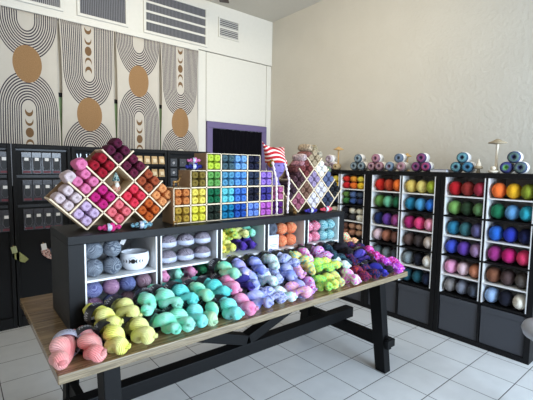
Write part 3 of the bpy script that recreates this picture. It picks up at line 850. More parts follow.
for k in range(7):
    a = PI*(k+.5)/7
    p = [(.014*math.cos(a), .014*math.sin(a)), (.019*math.cos(a), .019*math.sin(a))]
    m.tube([on_bowl(p[0][0], zc+p[0][1]+.004), on_bowl(p[1][0], zc+p[1][1]+.004)], .0006, 4)
m.build('moon_phase_print', M_ink, r)
# dark tagged ball behind the bowl
o = single(BALL4[0], 'yarn_ball', (.635, 2.02, ZS+.122), yarn([(34, 34, 46), (60, 60, 76)], 'marl'), (0, 0, 0), (1, 1, .9)); tag(o, 'dark yarn ball with a white paper tag behind the bowl', 'yarn ball')
b = MB().box(-.012, .012, -.046, -.044, -.005, .03); bb = b.build('paper_tag', M_label, o, world=False); bb.rotation_euler = (0, .5, 0); bb.location = (.02, -.01, .0)
o = single(BALL4[1], 'yarn_ball', (.635, 2.02, ZS+.041), yarn([(40, 40, 52), (64, 64, 80)], 'marl')); tag(o, 'dark yarn ball under the tagged ball, behind the white bowl', 'yarn ball')
# banded balls, second cubby top
BB2 = MB(); BB2.ball((0, 0, 0), (.0475, .0475, .042), 28, 14, lambda x, y, z: (1+.02*math.sin(9*x+7*y))*(1-.10*abs(z)**3) if 1 else 1)
BB2 = BB2.mesh('yarn_cake', plain('undyed', (200, 200, 200)))
bm = MB(); bm.lathe([(.0478, -.020), (.0492, -.018), (.0497, -.008), (.0494, .003), (.0482, .005)], 30)
BAND2 = bm.mesh('label_band', M_bandp)
mm = yarn([(112, 104, 118), (158, 150, 164), (90, 84, 104)], 'marl')
for zz in (0, 1):
    for i in range(3):
        o = single(BB2, 'yarn_cake', (.860+.104*i, 1.87, ZS+.0405+.081*zz), mm, (0, 0, i*1.1+zz), (1, 1, .96))
        tag(o, 'grey marled yarn ball with white band, %s of six in the second cubby' % (['bottom ', 'top '][zz]+['left', 'middle', 'right'][i]), 'yarn ball', 'white banded balls in the second cubby')
        b = bpy.data.objects.new('label_band', BAND2); COL.objects.link(b); b.parent = o
# fourth cubby top: box, cone, balls
r = thing('pattern_box', (1.562, 1.87, ZS), 'white lidded box standing in the fourth cubby', 'box')
MB().box(1.518, 1.605, 1.822, 1.93, ZS, ZS+.075).build('box_body', plain('white_card', (214, 218, 232), .5), r, bevel=.002)
MB().box(1.5165, 1.6065, 1.8205, 1.9315, ZS+.0755, ZS+.094).build('lid', plain('pale_grey_card', (190, 198, 214), .5), r, bevel=.002)
m = MB(); m.box(1.53, 1.59, 1.8203, 1.8215, ZS+.03, ZS+.034); m.box(1.54, 1.58, 1.8203, 1.8215, ZS+.02, ZS+.023); m.build('printed_lines', plain('grey_ink', (120, 124, 150), .5), r)
cone = MB(); cone.lathe([(.001, -.045), (.012, -.043), (.014, -.05), (.036, -.048), (.038, 0), (.036, .048), (.014, .05), (.012, .045), (.001, .045)], 24, axis='y')
o = cone.build('yarn_cake', yarn([(76, 82, 96), (104, 110, 124)], 'strand'), loc=None); o.location = (1.562, 1.875, ZS+.094+.039)
tag(o, 'slate grey yarn cake on top of the white box', 'yarn cake')
def grid_balls(xs, mats, nm, z0, r, group, where):
    for zz in (0, 1):
        for i, x in enumerate(xs):
            cub_ball(x, z0+r+zz*(2*r+.0005), mats[i], '%s yarn ball, %s %s' % (nm[i], ['lower', 'upper'][zz], where[i]), group, r)
oro = yarn([(222, 76, 40), (244, 166, 120), (206, 70, 56)], 'marl')
grid_balls((1.660, 1.745), [oro]*2, ['orange red marled']*2, ZS, .0405, 'orange balls in the fourth cubby', ['left of the four beside the white box', 'right of the four beside the white box'])
pr_ = yarn([(206, 46, 94), (246, 180, 200), (160, 40, 80)], 'marl'); tl_ = yarn([(50, 150, 165), (180, 224, 228), (26, 70, 90)], 'marl')
grid_balls((1.907, 1.983, 2.063, 2.139), [pr_, pr_, tl_, tl_], ['raspberry marled', 'raspberry marled', 'teal marled', 'teal marled'], ZS, .0375, 'marled balls in the rightmost cubby',
           ['outer left, upper compartment of the rightmost cubby', 'inner left, upper compartment of the rightmost cubby', 'inner right, upper compartment of the rightmost cubby', 'outer right, upper compartment of the rightmost cubby'])
bl_ = yarn([(60, 66, 160), (160, 170, 232), (110, 50, 130)], 'marl'); mv_ = yarn([(120, 90, 140), (222, 190, 206), (60, 50, 90)], 'marl')
grid_balls((1.907, 1.983, 2.063, 2.139), [bl_, bl_, mv_, mv_], ['blue violet', 'blue violet', 'mauve marled', 'mauve marled'], ZB, .0375, 'balls low in the rightmost cubby',
           ['outer left, lower compartment of the rightmost cubby', 'inner left, lower compartment of the rightmost cubby', 'inner right, lower compartment of the rightmost cubby', 'outer right, lower compartment of the rightmost cubby'])

# ------------------------------------------------------------------ lattice racks
W = .153; HW = W/2; RD = .125; BZ = KZ1+.0015+.006
def lattice(x0, y0, label, cellcols, rackname, group):
    """x0: x of the middle bottom point; rows 3,4,3,2,1"""
    rk = thing('lattice_rack', (x0, y0+RD/2, KZ1), label, 'yarn rack')
    def P(ix, iz): return (x0+ix*HW, BZ+iz*HW)      # half-cell grid, iz 0 = bottom
    # lower-left boundary slats run "\" , others "/"
    def slat(a, b, nm='slat'):
        (xa, za), (xb, zb) = P(*a), P(*b)
        m = MB(); m.bar((xa, y0+RD/2, za), (xb, y0+RD/2, zb), RD, .0075, (0, 1, 0)); m.build(nm, M_pine, rk, bevel=.001)
    # "\" slats (down to the right)
    slat((-4+.0, 2), (-2, 0)); slat((-3, 3), (0, 0)); slat((-2, 4), (2, 0)); slat((-1, 5), (3, 1))
    # "/" slats (down to the left)
    slat((4, 2), (2, 0)); slat((3, 3), (0, 0)); slat((2, 4), (-2, 0)); slat((1, 5), (-3, 1))
    # back panel
    m = MB(); pts = [P(-4, 2), P(-2, 0), P(-1, 1), P(0, 0), P(1, 1), P(2, 0), P(4, 2), P(0, 6)]
    pts = [P(-4, 2), P(-2, 0), P(2, 0), P(4, 2), P(1, 5), P(-1, 5)]
    n = len(pts)
    vs = [(a, y0+RD+.001, b) for a, b in pts]+[(a, y0+RD+.005, b) for a, b in pts]
    m.add(vs, [tuple(range(n)), tuple(range(2*n-1, n-1, -1))]+[((i+1) % n, (i+1) % n+n, i+n, i) for i in range(n)])
    m.build('back_panel', M_pinein, rk)
    d = .0262
    rowx = {0: (-2, 0, 2), 1: (-3, -1, 1, 3), 2: (-2, 0, 2), 3: (-1, 1), 4: (0,)}
    rname = {0: 'bottom', 1: 'second', 2: 'third', 3: 'fourth', 4: 'top'}
    for row, xs in rowx.items():
        for ci, ix in enumerate(xs):
            c = cellcols[row][ci]
            if c is None: continue
            nm, rgb = c
            cx_, cz_ = P(ix, row+1)
            k = d*1.02
            for (dx, dz, pos) in ((-1, 0, 'left'), (1, 0, 'right'), (0, 1, 'topmost'), (0, -1, 'lowest')):
                o = single(SK_S, 'yarn_skein', (cx_+dx*.0353, y0+.052, cz_+dz*.0353), yarn((rgb,) if isinstance(rgb[0], int) else rgb, 'strand'), (0, PI/4+random.choice((0, 1, 2, 3))*PI/2, 0), (.985, 1, .985))
                tag(o, '%s skein, %s of four, %s row cell of the %s' % (nm, pos, rname[row], rackname), 'yarn skein', group)
    return rk
Y1 = 1.925
lattice(.633, Y1, 'diamond lattice yarn rack on the left end of the cubby unit', {
  0: [('pale lilac', (206, 178, 212)), ('coral pink', (232, 110, 120)), ('burnt orange', (192, 88, 32))],
  1: [('pinkish cream', (216, 196, 200)), ('magenta', (196, 34, 120)), ('strawberry red', (226, 52, 76)), ('peach', (228, 150, 92))],
  2: [('bubblegum pink', (226, 120, 166)), None, ('rust brown', (160, 74, 44))],
  3: [('cherry red', (160, 20, 40)), ('maroon plum', (96, 24, 52))],
  4: [('dark plum', (84, 20, 50))]}, 'left lattice rack', 'skeins in the left lattice rack')
# extra loose skeins bulging out of the open upper cells
for (x, z, c, lab) in ((.415, 1.440, (216, 196, 200), 'pinkish cream skein perched on the left shoulder of the left lattice rack'),
                       (.465, 1.500, (226, 120, 166), 'bubblegum pink skein lying above its cell on the left lattice rack'),):
    tag(single(SK_S, 'yarn_skein', (x, Y1+.055, z), yarn((c,), 'strand'), (0, 1, 0), (1.15, 1, 1.15)), lab, 'yarn skein', 'loose skeins on the left lattice rack')
X2, Y2 = 2.005, 1.90
lattice(X2, Y2, 'diamond lattice yarn rack on the right end of the cubby unit', {
  0: [('dusty rose', (160, 92, 112)), ('pale lilac grey', (222, 216, 222)), ('dark slate blue', (54, 62, 86))],
  1: [('aubergine', (62, 40, 52)), ('taupe brown', (126, 92, 76)), ('silver lilac', (220, 214, 220)), ('black', (28, 30, 34))],
  2: [('dark plum brown', (74, 44, 52)), ('lavender grey', (158, 140, 174)), ('stormy blue', (96, 106, 140))],
  3: [('reddish brown', (116, 56, 54)), ('white', (242, 238, 232))],
  4: [('oatmeal', (172, 152, 124))]}, 'right lattice rack', 'skeins in the right lattice rack')
loose = [(1.842, 1.487, (112, 62, 60), 'brown loose skein on the left shoulder of the right lattice rack'), (1.893, 1.522, (196, 140, 150), 'dusty pink loose skein up the left slope of the right lattice rack'),
         (1.905, 1.572, (222, 196, 196), 'pale pink loose skein left of the peak of the right lattice rack'), (1.952, 1.592, (150, 96, 88), 'russet loose skein just left of the peak of the right rack'),
         (1.960, 1.642, (200, 178, 150), 'sand coloured loose skein high on the right lattice rack'), (2.012, 1.640, (168, 152, 120), 'khaki loose skein crowning the right lattice rack'),
         (2.062, 1.600, (196, 184, 160), 'oat coloured loose skein just right of the peak of the right rack'), (2.165, 1.487, (120, 140, 110), 'grey green loose skein on the right shoulder of the right rack')]
for (x, z, c, lab) in loose:
    tag(single(SK_S, 'yarn_skein', (x, Y2+.055, z), yarn((c, tuple(int(v*.75) for v in c)), 'speck'), (0, x*40 % 3, .15), (1.0, .95, 1.0)), lab, 'yarn skein', 'loose skeins on the right lattice rack')

# ------------------------------------------------------------------ stepped organiser
OX = [.911, 1.0135, 1.115, 1.212, 1.308, 1.404, 1.503, 1.606, 1.708]; OZ = [KZ1+.001, 1.281, 1.379, 1.476, 1.575]
OY, OD = 1.895, .14
og = thing('stepped_organiser', (1.31, OY+OD/2, KZ1+.001), 'pale wooden stepped pigeonhole organiser of yarn, between the lattice racks', 'organiser')
tops = [2, 3, 4, 4, 4, 4, 3, 2]      # rows per column
T = .0035
for c in range(8):
    nr = tops[c]
    for rw in range(nr):
        a, b, z0, z1 = OX[c], OX[c+1], OZ[rw], OZ[rw+1]
        m = MB()
        joined_r = (c == 3)       # the two blue columns share one wide opening
        joined_l = (c == 4)
        if not joined_l: m.box(a, a+T, OY, OY+OD, z0, z1)
        if not joined_r: m.box(b-T, b, OY, OY+OD, z0, z1)
        m.box(a, b, OY, OY+OD, z0, z0+T); m.box(a, b, OY, OY+OD, z1-T, z1)
        m.build('cell_frame', M_pine, og)
    MB().box(OX[c]+.001, OX[c+1]-.001, OY+OD-.004, OY+OD, OZ[0], OZ[nr]-.0).build('back_panel', M_pinein, og)
# stained side cheeks that show where the columns step down
for c in (0, 1, 2):
    z0 = OZ[0] if c == 0 else OZ[tops[c-1]]
    MB().box(OX[c]-.0035, OX[c]-.0005, OY+.002, OY+OD, z0, OZ[tops[c]]).build('side_cheek', M_pinein, og)
grid = {
 3: {2: ('lime green', (190, 212, 66)), 3: ('slate teal', (70, 98, 108)), 4: ('light blue', (120, 170, 222)), 5: ('black navy', (24, 26, 52))},
 2: {1: ('olive brown', (128, 108, 46)), 2: ('leaf green', (104, 166, 84)), 3: ('cornflower teal', (88, 152, 186)), 4: ('sky blue', (96, 156, 220)), 5: ('dark slate', (44, 56, 78)), 6: ('lavender purple', (156, 120, 208))},
 1: {0: ('tan orange', (204, 124, 66)), 1: ('butter yellow', (238, 218, 96)), 2: ('dark green', (16, 104, 66)), 3: ('turquoise', (104, 204, 214)), 4: ('azure', (70, 122, 206)), 5: ('blackish blue', (22, 24, 44)), 6: ('indigo', (66, 58, 140)), 7: ('mauve pink', (182, 96, 146))},
 0: {0: ('golden brown', (178, 142, 52)), 1: ('bright yellow', (232, 222, 70)), 2: ('blackish green', (30, 42, 32)), 3: ('teal blue', (18, 122, 164)), 4: ('royal blue', (36, 84, 176)), 5: ('periwinkle', (114, 146, 222)), 6: ('orchid', (190, 100, 196)), 7: ('dark purple', (88, 28, 110))}}
rn = ['bottom', 'second', 'third', 'top']
for rw, dct in grid.items():
    for c, (nm, rgb) in dct.items():
        a, b, z0, z1 = OX[c]+T, OX[c+1]-T, OZ[rw]+T, OZ[rw+1]-T
        if c == 3: b += T
        if c == 4: a -= T
        for i in (0, 1):
            for k in (0, 1):
                x = a+(b-a)*(.25+.5*i); z = z0+(z1-z0)*(.25+.5*k)
                s = .0230/.0250
                o = single(SK_S, 'yarn_skein', (x, OY+.053, z), yarn((rgb,), 'strand'), (0, random.choice((0, 1, 2, 3))*PI/2, 0), (s, 1, s))
                tag(o, '%s skein, %s %s of four in the stepped organiser, %s row' % (nm, ['lower', 'upper'][k], ['left', 'right'][i], rn[rw]), 'yarn skein', 'skeins in the stepped organiser')

# ------------------------------------------------------------------ mannequin head with striped hat
hx, hy, hz = 1.693, OY+.075, OZ[2]+.001
r = thing('mannequin_head', (hx, hy, hz), 'purple foam mannequin head standing on the stepped organiser', 'mannequin head')
m = MB()
def headfn(x, y, z):
    k = 1.0
    if z < -.1: k -= .22*min(1, (-.1-z)*1.1)*(1 if y > 0 else .5)           # narrowing jaw
    if y < 0:
        k += .16*math.exp(-((x)**2/.02+(z+.12)**2/.03))                     # nose
        k -= .05*(math.exp(-((x-.36)**2/.03+(z-.08)**2/.02))+math.exp(-((x+.36)**2/.03+(z-.08)**2/.02)))   # eye hollows
        k += .05*math.exp(-((x)**2/.05+(z+.50)**2/.006))                    # lips
        k += .05*math.exp(-((x)**2/.05+(z+.82)**2/.01))                     # chin
    return k
m.ball((hx, hy, hz+.125), (.060, .068, .090), 32, 24, headfn)
m.lathe([(.03, hz+.07), (.028, hz+.045), (.034, hz+.015), (.044, hz+.004), (.045, hz), (.001, hz)], 24, (hx, hy+.008, 0))
M_head = plain('violet_foam', (118, 102, 164), .8, bump=.4, bscale=300)
hd = m.build('head', M_head, r)
for s_ in (-1, 1):
    m = MB(); m.ball((hx+s_*.060, hy+.004, hz+.120), (.006, .012, .018), 12, 8); m.build('ear', M_head, hd)
    m = MB(); m.ball((hx+s_*.019, hy-.060, hz+.132), (.011, .006, .006), 12, 8); m.build('eye', plain('dark_violet', (72, 56, 120), .7), hd)
m = MB(); m.ball((hx, hy-.064, hz+.083), (.015, .006, .005), 12, 8); m.build('mouth', plain('dark_violet', (72, 56, 120), .7), hd)
t = NT('red_white_knit_stripes'); co = t.new('ShaderNodeTexCoord').outputs['Object']; sp = t.new('ShaderNodeSeparateXYZ'); t.link(co, sp.inputs[0])
zz = t.math('MULTIPLY_ADD', sp.outputs[0], .30, t.math('MULTIPLY_ADD', t.math('MULTIPLY', sp.outputs[0], sp.outputs[0]), 5.0, sp.outputs[2]))
f = t.math('FRACT', t.math('DIVIDE', t.math('ADD', zz, 1.0), .030))
t.link(t.mix(t.step(f, .56, .61), lin((178, 30, 40)), lin((232, 206, 200))), t.b.inputs['Base Color']); t.b.inputs['Roughness'].default_value = .9
t.bump(t.noise(co, 400, 3), .6, .002)
M_hat = t.m
hat = thing('striped_hat', (hx, hy, hz+.155), 'red and white striped knit hat with ear points on the purple head', 'hat')
m = MB(); vs = []; n = 40; nr = 14
for j in range(nr+1):
    g = j/nr; z = hz+.150+g*.088
    for i in range(n):
        a = 2*PI*i/n; ca, sa = math.cos(a), math.sin(a)
        w = .068+.010*g                      # widening towards the square top
        wy = .076*(1-.75*g**1.6)
        ear = .036*g**3*abs(ca)**8
        tilt = .018*ca*g
        lf = .026*g*g*max(0, -ca)**3
        vs.append((hx+w*ca-.008*g+ca*.008*g*g-lf, hy+wy*sa, z+ear+.006*g*max(0, -ca)-tilt*.6))
fs = [(j*n+i, j*n+(i+1) % n, (j+1)*n+(i+1) % n, (j+1)*n+i) for j in range(nr) for i in range(n)]
fs.append(tuple(nr*n+i for i in range(n)))
m.add(vs, fs, None, True)
o = m.build('crown', M_hat, hat)
M_braid = yarn([(240, 222, 226), (246, 236, 238), (222, 196, 206)], 'wool')
for s_, z_end in ((-1, KZ1+.012), (1, KZ1+.012)):
    m = MB(); z0 = hz+.155
    pts = []
    for k in range(30):
        g = k/29; x = hx-.012+s_*(.052+.004*math.sin(g*5)); y = (hy-.045)-(hy-.045-(OY-.016))*min(1, g*3)
        pts.append((x, y, z0-(z0-z_end)*g))
    m.tube(pts, [.0075+.0028*math.sin(k*2.2) for k in range(30)], 10, up=(1, 0, 0)); m.build('braided_tie', M_braid, hat)
    m = MB(); x = hx+s_*.058
    m.ball((x, hy-.02, hz+.148), (.012, .034, .03), 14, 10); m.build('ear_flap', yarn([(190, 60, 50), (220, 160, 60), (60, 120, 70)], 'speck') if s_ < 0 else M_hat, hat)

# ------------------------------------------------------------------ small trinkets on the cubby unit
def deer(x, y, z, s, label, yaw=0):
    r = thing('deer_figurine', (x, y, z), label, 'figurine', 'brass deer figurines')
    def W_(p): return (x+s*(p[0]*math.cos(yaw)-p[1]*math.sin(yaw)), y+s*(p[0]*math.sin(yaw)+p[1]*math.cos(yaw)), z+s*p[2])
    m = MB()
    body = [(-.5, 0, .62), (-.35, 0, .68), (0, 0, .66), (.3, 0, .7), (.42, 0, .85), (.48, 0, 1.05), (.60, 0, 1.16), (.78, 0, 1.08)]
    rad = [.06, .15, .15, .16, .10, .075, .10, .035]
    m.tube([W_(p) for p in body], [q_*s for q_ in rad], 10)
    for lx in (-.35, .3):
        for ly in (-.08, .08):
            m.tube([W_((lx, ly, .6)), W_((lx-.05, ly, .32)), W_((lx, ly, .0))], [.07*s, .04*s, .035*s], 8)
    for sy in (-1, 1): m.tube([W_((.56, sy*.06, 1.2)), W_((.48, sy*.16, 1.26))], [.035*s, .01*s], 6)
    bd = m.build('body', M_gold, r)
    for sy in (-1, 1):
        m = MB(); m.tube([W_((.58, sy*.04, 1.22)), W_((.5, sy*.18, 1.42)), W_((.6, sy*.26, 1.62))], [.022*s, .02*s, .01*s], 6)
        m.tube([W_((.5, sy*.18, 1.42)), W_((.68, sy*.2, 1.5))], [.018*s, .01*s], 6); m.build('antler', M_gold, bd)
deer(.895, 1.842, KZ1+.0008, .034, 'small brass deer at the foot of the left lattice rack', .3)
deer(1.845-.075, 1.85, KZ1+.0008, .040, 'small brass deer between the mannequin ties and right lattice rack', 1.2)
deer(.955, OY+.06, OZ[2]+.0008, .046, 'copper coloured deer standing on the lowest step of the organiser', .2)
def mini(x, y, z, cols, label, sc=.42, band='p', yaw=1.4, name='mini_hank'):
    o = single(HANKS[0], name, (x, y, z), yarn(cols, 'speck'), (0, .3, yaw), sc); tag(o, label, 'mini yarn hank', 'mini hanks lying on top of the cubby unit')
    b = bpy.data.objects.new('label_band', BAND); COL.objects.link(b); b.parent = o
    b.material_slots[0].link = 'OBJECT'; b.material_slots[0].material = M_bandp
mini(.562, 1.855, KZ1+.021, [(214, 30, 120), (240, 80, 160), (200, 30, 90)], 'hot pink mini hank with white band below the left lattice rack')
mini(.715, 1.850, KZ1+.021, [(110, 180, 200), (170, 210, 220), (40, 70, 100)], 'pale blue mini hank with white band below the left lattice rack')
mini(1.925, 1.850, KZ1+.021, [(50, 50, 160), (90, 70, 190), (40, 30, 90)], 'blue violet mini hank below the right lattice rack')
mini(2.085, 1.850, KZ1+.021, [(226, 50, 90), (240, 110, 90), (220, 60, 140)], 'red and pink mini hank below the right lattice rack')
mini(1.062, OY+.055, OZ[3]+.021, [(40, 50, 150), (60, 60, 170), (30, 40, 110)], 'deep blue mini hank on the second step of the organiser', .4)
mini(1.062, OY+.055, OZ[3]+.056, [(226, 120, 180), (236, 150, 200), (210, 100, 160)], 'pink mini hank lying on the deep blue one on the organiser', .32)
# crocheted gnome in the empty lattice cell
gx, gz = .633, BZ+2*HW+.0075
r = thing('crochet_gnome', (gx, Y1+.05, gz), 'small crocheted gnome sitting in the open cell of the left lattice rack', 'toy')
m = MB(); m.lathe([(.001, gz+.002), (.014, gz+.004), (.024, gz+.02), (.024, gz+.036), (.016, gz+.05), (.001, gz+.056)], 16, (gx, Y1+.05, 0)); m.build('body', yarn([(206, 150, 120), (226, 200, 180), (190, 90, 80)], 'speck'), r)
m = MB(); m.ball((gx, Y1+.045, gz+.062), .014, 14, 10); m.build('head', yarn([(222, 190, 160)], 'strand'), r)
m = MB(); m.lathe([(.001, gz+.066), (.019, gz+.068), (.017, gz+.08), (.009, gz+.1), (.002, gz+.112)], 16, (gx, Y1+.048, 0)); m.build('hat', yarn([(60, 130, 130), (210, 220, 210), (40, 90, 100)], 'speck'), r)
m = MB(); m.ball((gx, Y1+.03, gz+.048), (.011, .007, .014), 12, 8); m.build('beard', yarn([(226, 222, 214)], 'wool'), r)

# ------------------------------------------------------------------ tall bookcases along the right wall
SX = 3.385; SD = .385; SH = 1.48; SW = .77
units = [('nearest', .885), ('middle', 1.657), ('farthest', 2.429)]
WB = {}
WB['nearest'] = {
 'left': [[('red', (176, 26, 36)), ('brick red', (140, 46, 42)), ('crimson', (152, 42, 62))], [('light green', (116, 164, 88)), ('forest green', (38, 60, 38)), ('moss green', (86, 124, 78))],
          [('teal blue', (44, 124, 162)), ('teal green', (54, 104, 112)), ('slate violet', (84, 82, 124))], [('royal blue', (60, 80, 192)), ('purple', (94, 60, 158)), ('mauve', (142, 114, 150))],
          [('pink', (224, 152, 192)), ('blush', (224, 196, 206)), ('terracotta', (188, 122, 94))], [('warm grey', (132, 128, 128)), ('steel grey', (128, 134, 150)), ('dark grey', (64, 70, 82))]],
 'right': [[('orange', (236, 112, 50)), ('sunny yellow', (240, 184, 40)), ('olive', (132, 146, 44))], [('green', (26, 110, 76)), ('sky blue', (96, 152, 202)), ('cyan', (44, 156, 176))],
           [('bright blue', (38, 98, 192)), ('cobalt', (40, 56, 170)), ('navy', (20, 26, 66))], [('magenta', (150, 48, 122)), ('raspberry', (190, 32, 112)), ('hot pink', (224, 62, 108))],
           [('chestnut', (122, 78, 58)), ('cocoa', (84, 66, 66)), ('grey brown', (88, 82, 78))], [('pale blue', (150, 180, 220)), ('black navy', (22, 24, 38)), ('cream', (224, 218, 204))]]}
WB['middle'] = {
 'left': [[('scarlet', (190, 38, 32)), ('brick', (162, 62, 38)), ('orange', (222, 108, 44))], [('grass green', (94, 142, 74)), ('seafoam', (96, 166, 132)), ('bottle green', (26, 88, 58))],
          [('navy', (26, 40, 86)), ('violet', (94, 56, 142)), ('plum', (134, 60, 114))], [('pale pink', (214, 186, 196)), ('tan', (158, 102, 82)), ('brown', (92, 58, 48))],
          [('grey teal', (92, 112, 116)), ('grey', (110, 120, 126)), ('charcoal', (60, 66, 74))], [('dark slate', (50, 56, 70)), ('slate', (74, 80, 92)), ('ink blue', (36, 40, 60))]],
 'right': [[('wheat', (200, 176, 92)), ('pale yellow', (220, 206, 122)), ('olive green', (142, 156, 46))], [('teal', (34, 118, 152)), ('sky blue', (74, 148, 192)), ('blue', (40, 102, 190))],
           [('magenta', (156, 34, 98)), ('pink', (214, 64, 118)), ('light pink', (220, 144, 168))], [('brown', (92, 72, 68)), ('dark brown', (62, 54, 54)), ('stone', (184, 170, 160))],
           [('grey', (124, 136, 142)), ('black', (24, 26, 38)), ('white', (222, 218, 210))], [('deep teal', (28, 74, 90)), ('petrol', (34, 86, 100)), ('dark blue', (26, 36, 60))]]}
for un, y0 in units:
    y1 = y0+SW-.002
    r = thing('bookcase', (SX+SD/2, (y0+y1)/2, 0), 'tall black bookcase with white insert boxes against the wall, %s one' % {'nearest': 'right hand', 'middle': 'middle', 'farthest': 'farthest'}[un], 'bookcase', 'bookcases of wool along the right wall')
    E_ = .042; D_ = .016; fx = SX
    m = MB(); m.box(fx, fx+SD, y0, y0+E_, 0, SH); m.box(fx, fx+SD, y1-E_, y1, 0, SH); m.box(fx, fx+SD, y0+E_, y1-E_, SH-E_, SH); m.box(fx, fx+SD, y0+E_, y1-E_, 0, E_)
    m.build('carcass', M_black, r, bevel=.002)
    ym = (y0+y1)/2
    MB().box(fx+.003, fx+SD, ym-D_/2, ym+D_/2, E_+.0005, SH-E_-.0005).build('upright_divider', M_black, r)
    ch = (SH-2*E_-3*D_)/4
    zf = [E_+k*(ch+D_) for k in range(4)]          # cube floors
    for sname, ya, yb in (('right', y0+E_, ym-D_/2), ('left', ym+D_/2, y1-E_)):
        for k in range(1, 4): MB().box(fx+.003, fx+SD, ya+.0005, yb-.0005, zf[k]-D_, zf[k]).build('shelf', M_black, r)
        MB().box(fx+SD-.006, fx+SD-.001, ya, yb, E_, SH-E_).build('back_board', M_black, r)
        for k in range(1, 4):
            z0, z1 = zf[k]+.0005, zf[k]+ch-.0005
            m = MB(); m.box(fx+.001, fx+SD-.008, ya+.001, ya+.009, z0, z1); m.box(fx+.001, fx+SD-.008, yb-.009, yb-.001, z0, z1)
            zm = (z0+z1)/2; m.box(fx+.001, fx+SD-.008, ya+.009, yb-.009, zm-.005, zm+.005); m.box(fx+SD-.012, fx+SD-.008, ya+.009, yb-.009, z0, z1)
            m.build('white_insert', M_white, r)
            rows_ = [(z0, 6-2*k+1), (zm+.005, 6-2*k)]
            for (zz_, ridx) in rows_:
                if un in WB:
                    trio = WB[un][sname][ridx]
                    for i, (nm, rgb) in enumerate(trio):
                        yy = yb-.009-.0545-i*.1045
                        o = single(WOOL[(i+ridx) % 3], 'wool_ball', (fx+.075+random.uniform(-.006, .012), yy, zz_+.0655), yarn((rgb,), 'wool'), (0, 0, PI/2), (.97, 1, .985))
                        tag(o, '%s wool ball, %s of %s shelf down, %s column of %s bookcase' % (nm, ['left', 'middle', 'right'][i], ORD[ridx], sname, un), 'wool ball', 'wool balls in the %s bookcase' % un)
                elif ridx < 5:
                    pal = {0: [('red', (196, 34, 44)), ('orange', (226, 110, 40)), ('yellow', (232, 196, 50)), ('scarlet', (206, 50, 40)), ('amber', (226, 150, 50)), ('lemon', (220, 206, 80))],
                           1: [('green', (60, 120, 64)), ('blue', (56, 84, 140)), ('navy', (40, 52, 90)), ('olive', (90, 124, 60)), ('denim', (80, 104, 150)), ('slate', (60, 74, 96))],
                           2: [('black', (28, 28, 34)), ('charcoal', (52, 52, 58)), ('white', (220, 218, 206)), ('inky', (24, 24, 32)), ('cream', (214, 208, 190)), ('ivory', (206, 202, 184))],
                           3: [('brown', (122, 80, 62)), ('tan', (160, 112, 88)), ('beige', (178, 140, 114)), ('cocoa', (104, 70, 58)), ('fawn', (170, 126, 100)), ('sand', (186, 150, 124))],
                           4: [('grey', (90, 92, 96)), ('dove', (130, 130, 134)), ('smoke', (70, 72, 80)), ('pewter', (100, 102, 110)), ('ash', (120, 122, 128)), ('iron', (60, 62, 68))]}[ridx]
                    for i, (nm, rgb) in enumerate(pal):
                        q_, lv = i % 3, i//3
                        for hfi in (0,):
                            yy = yb-.009-.047-q_*.098
                            o = single(BALL4[i % 2], 'wool_ball', (fx+.055, yy, zz_+.0375+lv*.0725), yarn((rgb,), 'strand'), (0, 0, PI/2), (1.16, .95, .925))
                            tag(o, '%s wool ball, %s layer of %s shelf down, %s column of farthest bookcase' % (nm, ['lower', 'upper'][lv], ORD[ridx], sname), 'wool ball', 'wool balls in the farthest bookcase')
        # fabric bin
        b_ = thing('storage_bin', (fx+.15, (ya+yb)/2, E_), 'charcoal fabric storage bin at the foot of the %s bookcase, %s side' % (un, sname), 'storage bin', 'charcoal bins under the wool shelves')
        za, zb = E_+.0005, E_+ch-.012
        m = MB(); m.box(fx+.012, fx+.34, ya+.004, yb-.004, za, zb); m.build('bin_body', M_bin, b_, bevel=.004)
        m = MB(); m.box(fx+.008, fx+.0115, ya+.004, yb-.004, zb-.05, zb-.001); m.build('folded_rim', M_bin, b_, bevel=.0015)

# ------------------------------------------------------------------ cakes and mushrooms on top of the bookcases
def cake_proto():
    m = MB(); r_ = .043; L = .10
    m.lathe([(.002, -L/2+.014), (.010, -L/2+.012), (.013, -L/2-.004), (.024, -L/2-.008), (.036, -L/2-.003), (r_, -L/2+.008), (r_+.0, 0), (r_, L/2-.008), (.03, L/2), (.002, L/2)], 28, axis='x')
    me = m.mesh('yarn_cake', plain('undyed', (200, 200, 200)))
    m = MB(); m.lathe([(r_+.001, -L/2+.022), (r_+.0022, -L/2+.023), (r_+.0022, L/2-.006), (r_+.001, L/2-.005)], 28, axis='x')
    return me, m.mesh('paper_sleeve', M_label)
def ring_mat(c_out, c_mid, c_in):
    t = NT('wound_gradient_yarn'); co = t.new('ShaderNodeTexCoord').outputs['Object']; sp = t.new('ShaderNodeSeparateXYZ'); t.link(co, sp.inputs[0])
    d = t.math('SQRT', t.math('ADD', t.math('MULTIPLY', sp.outputs[1], sp.outputs[1]), t.math('MULTIPLY', sp.outputs[2], sp.outputs[2])))
    ramp = t.new('ShaderNodeValToRGB'); rp = ramp.color_ramp; rp.elements[0].position = .25; rp.elements[0].color = lin(c_in); rp.elements[1].position = .95; rp.elements[1].color = lin(c_out)
    e = rp.elements.new(.6); e.color = lin(c_mid)
    t.link(t.math('ADD', t.math('DIVIDE', d, .043), t.math('MULTIPLY', t.math('SUBTRACT', t.noise(co, 60, 2), .5), .5)), ramp.inputs[0])
    t.link(t.mix(.35, ramp.outputs[0], lin((66, 64, 84))), t.b.inputs['Base Color']); t.b.inputs['Roughness'].default_value = .85
    t.bump(t.math('SINE', t.math('MULTIPLY', d, 2600.0)), .5, .001)
    return t.m
CAKE, SLEEVE = cake_proto()
ST = SH+.0006
cz = ST+.0475; up = ST+.0475+.083
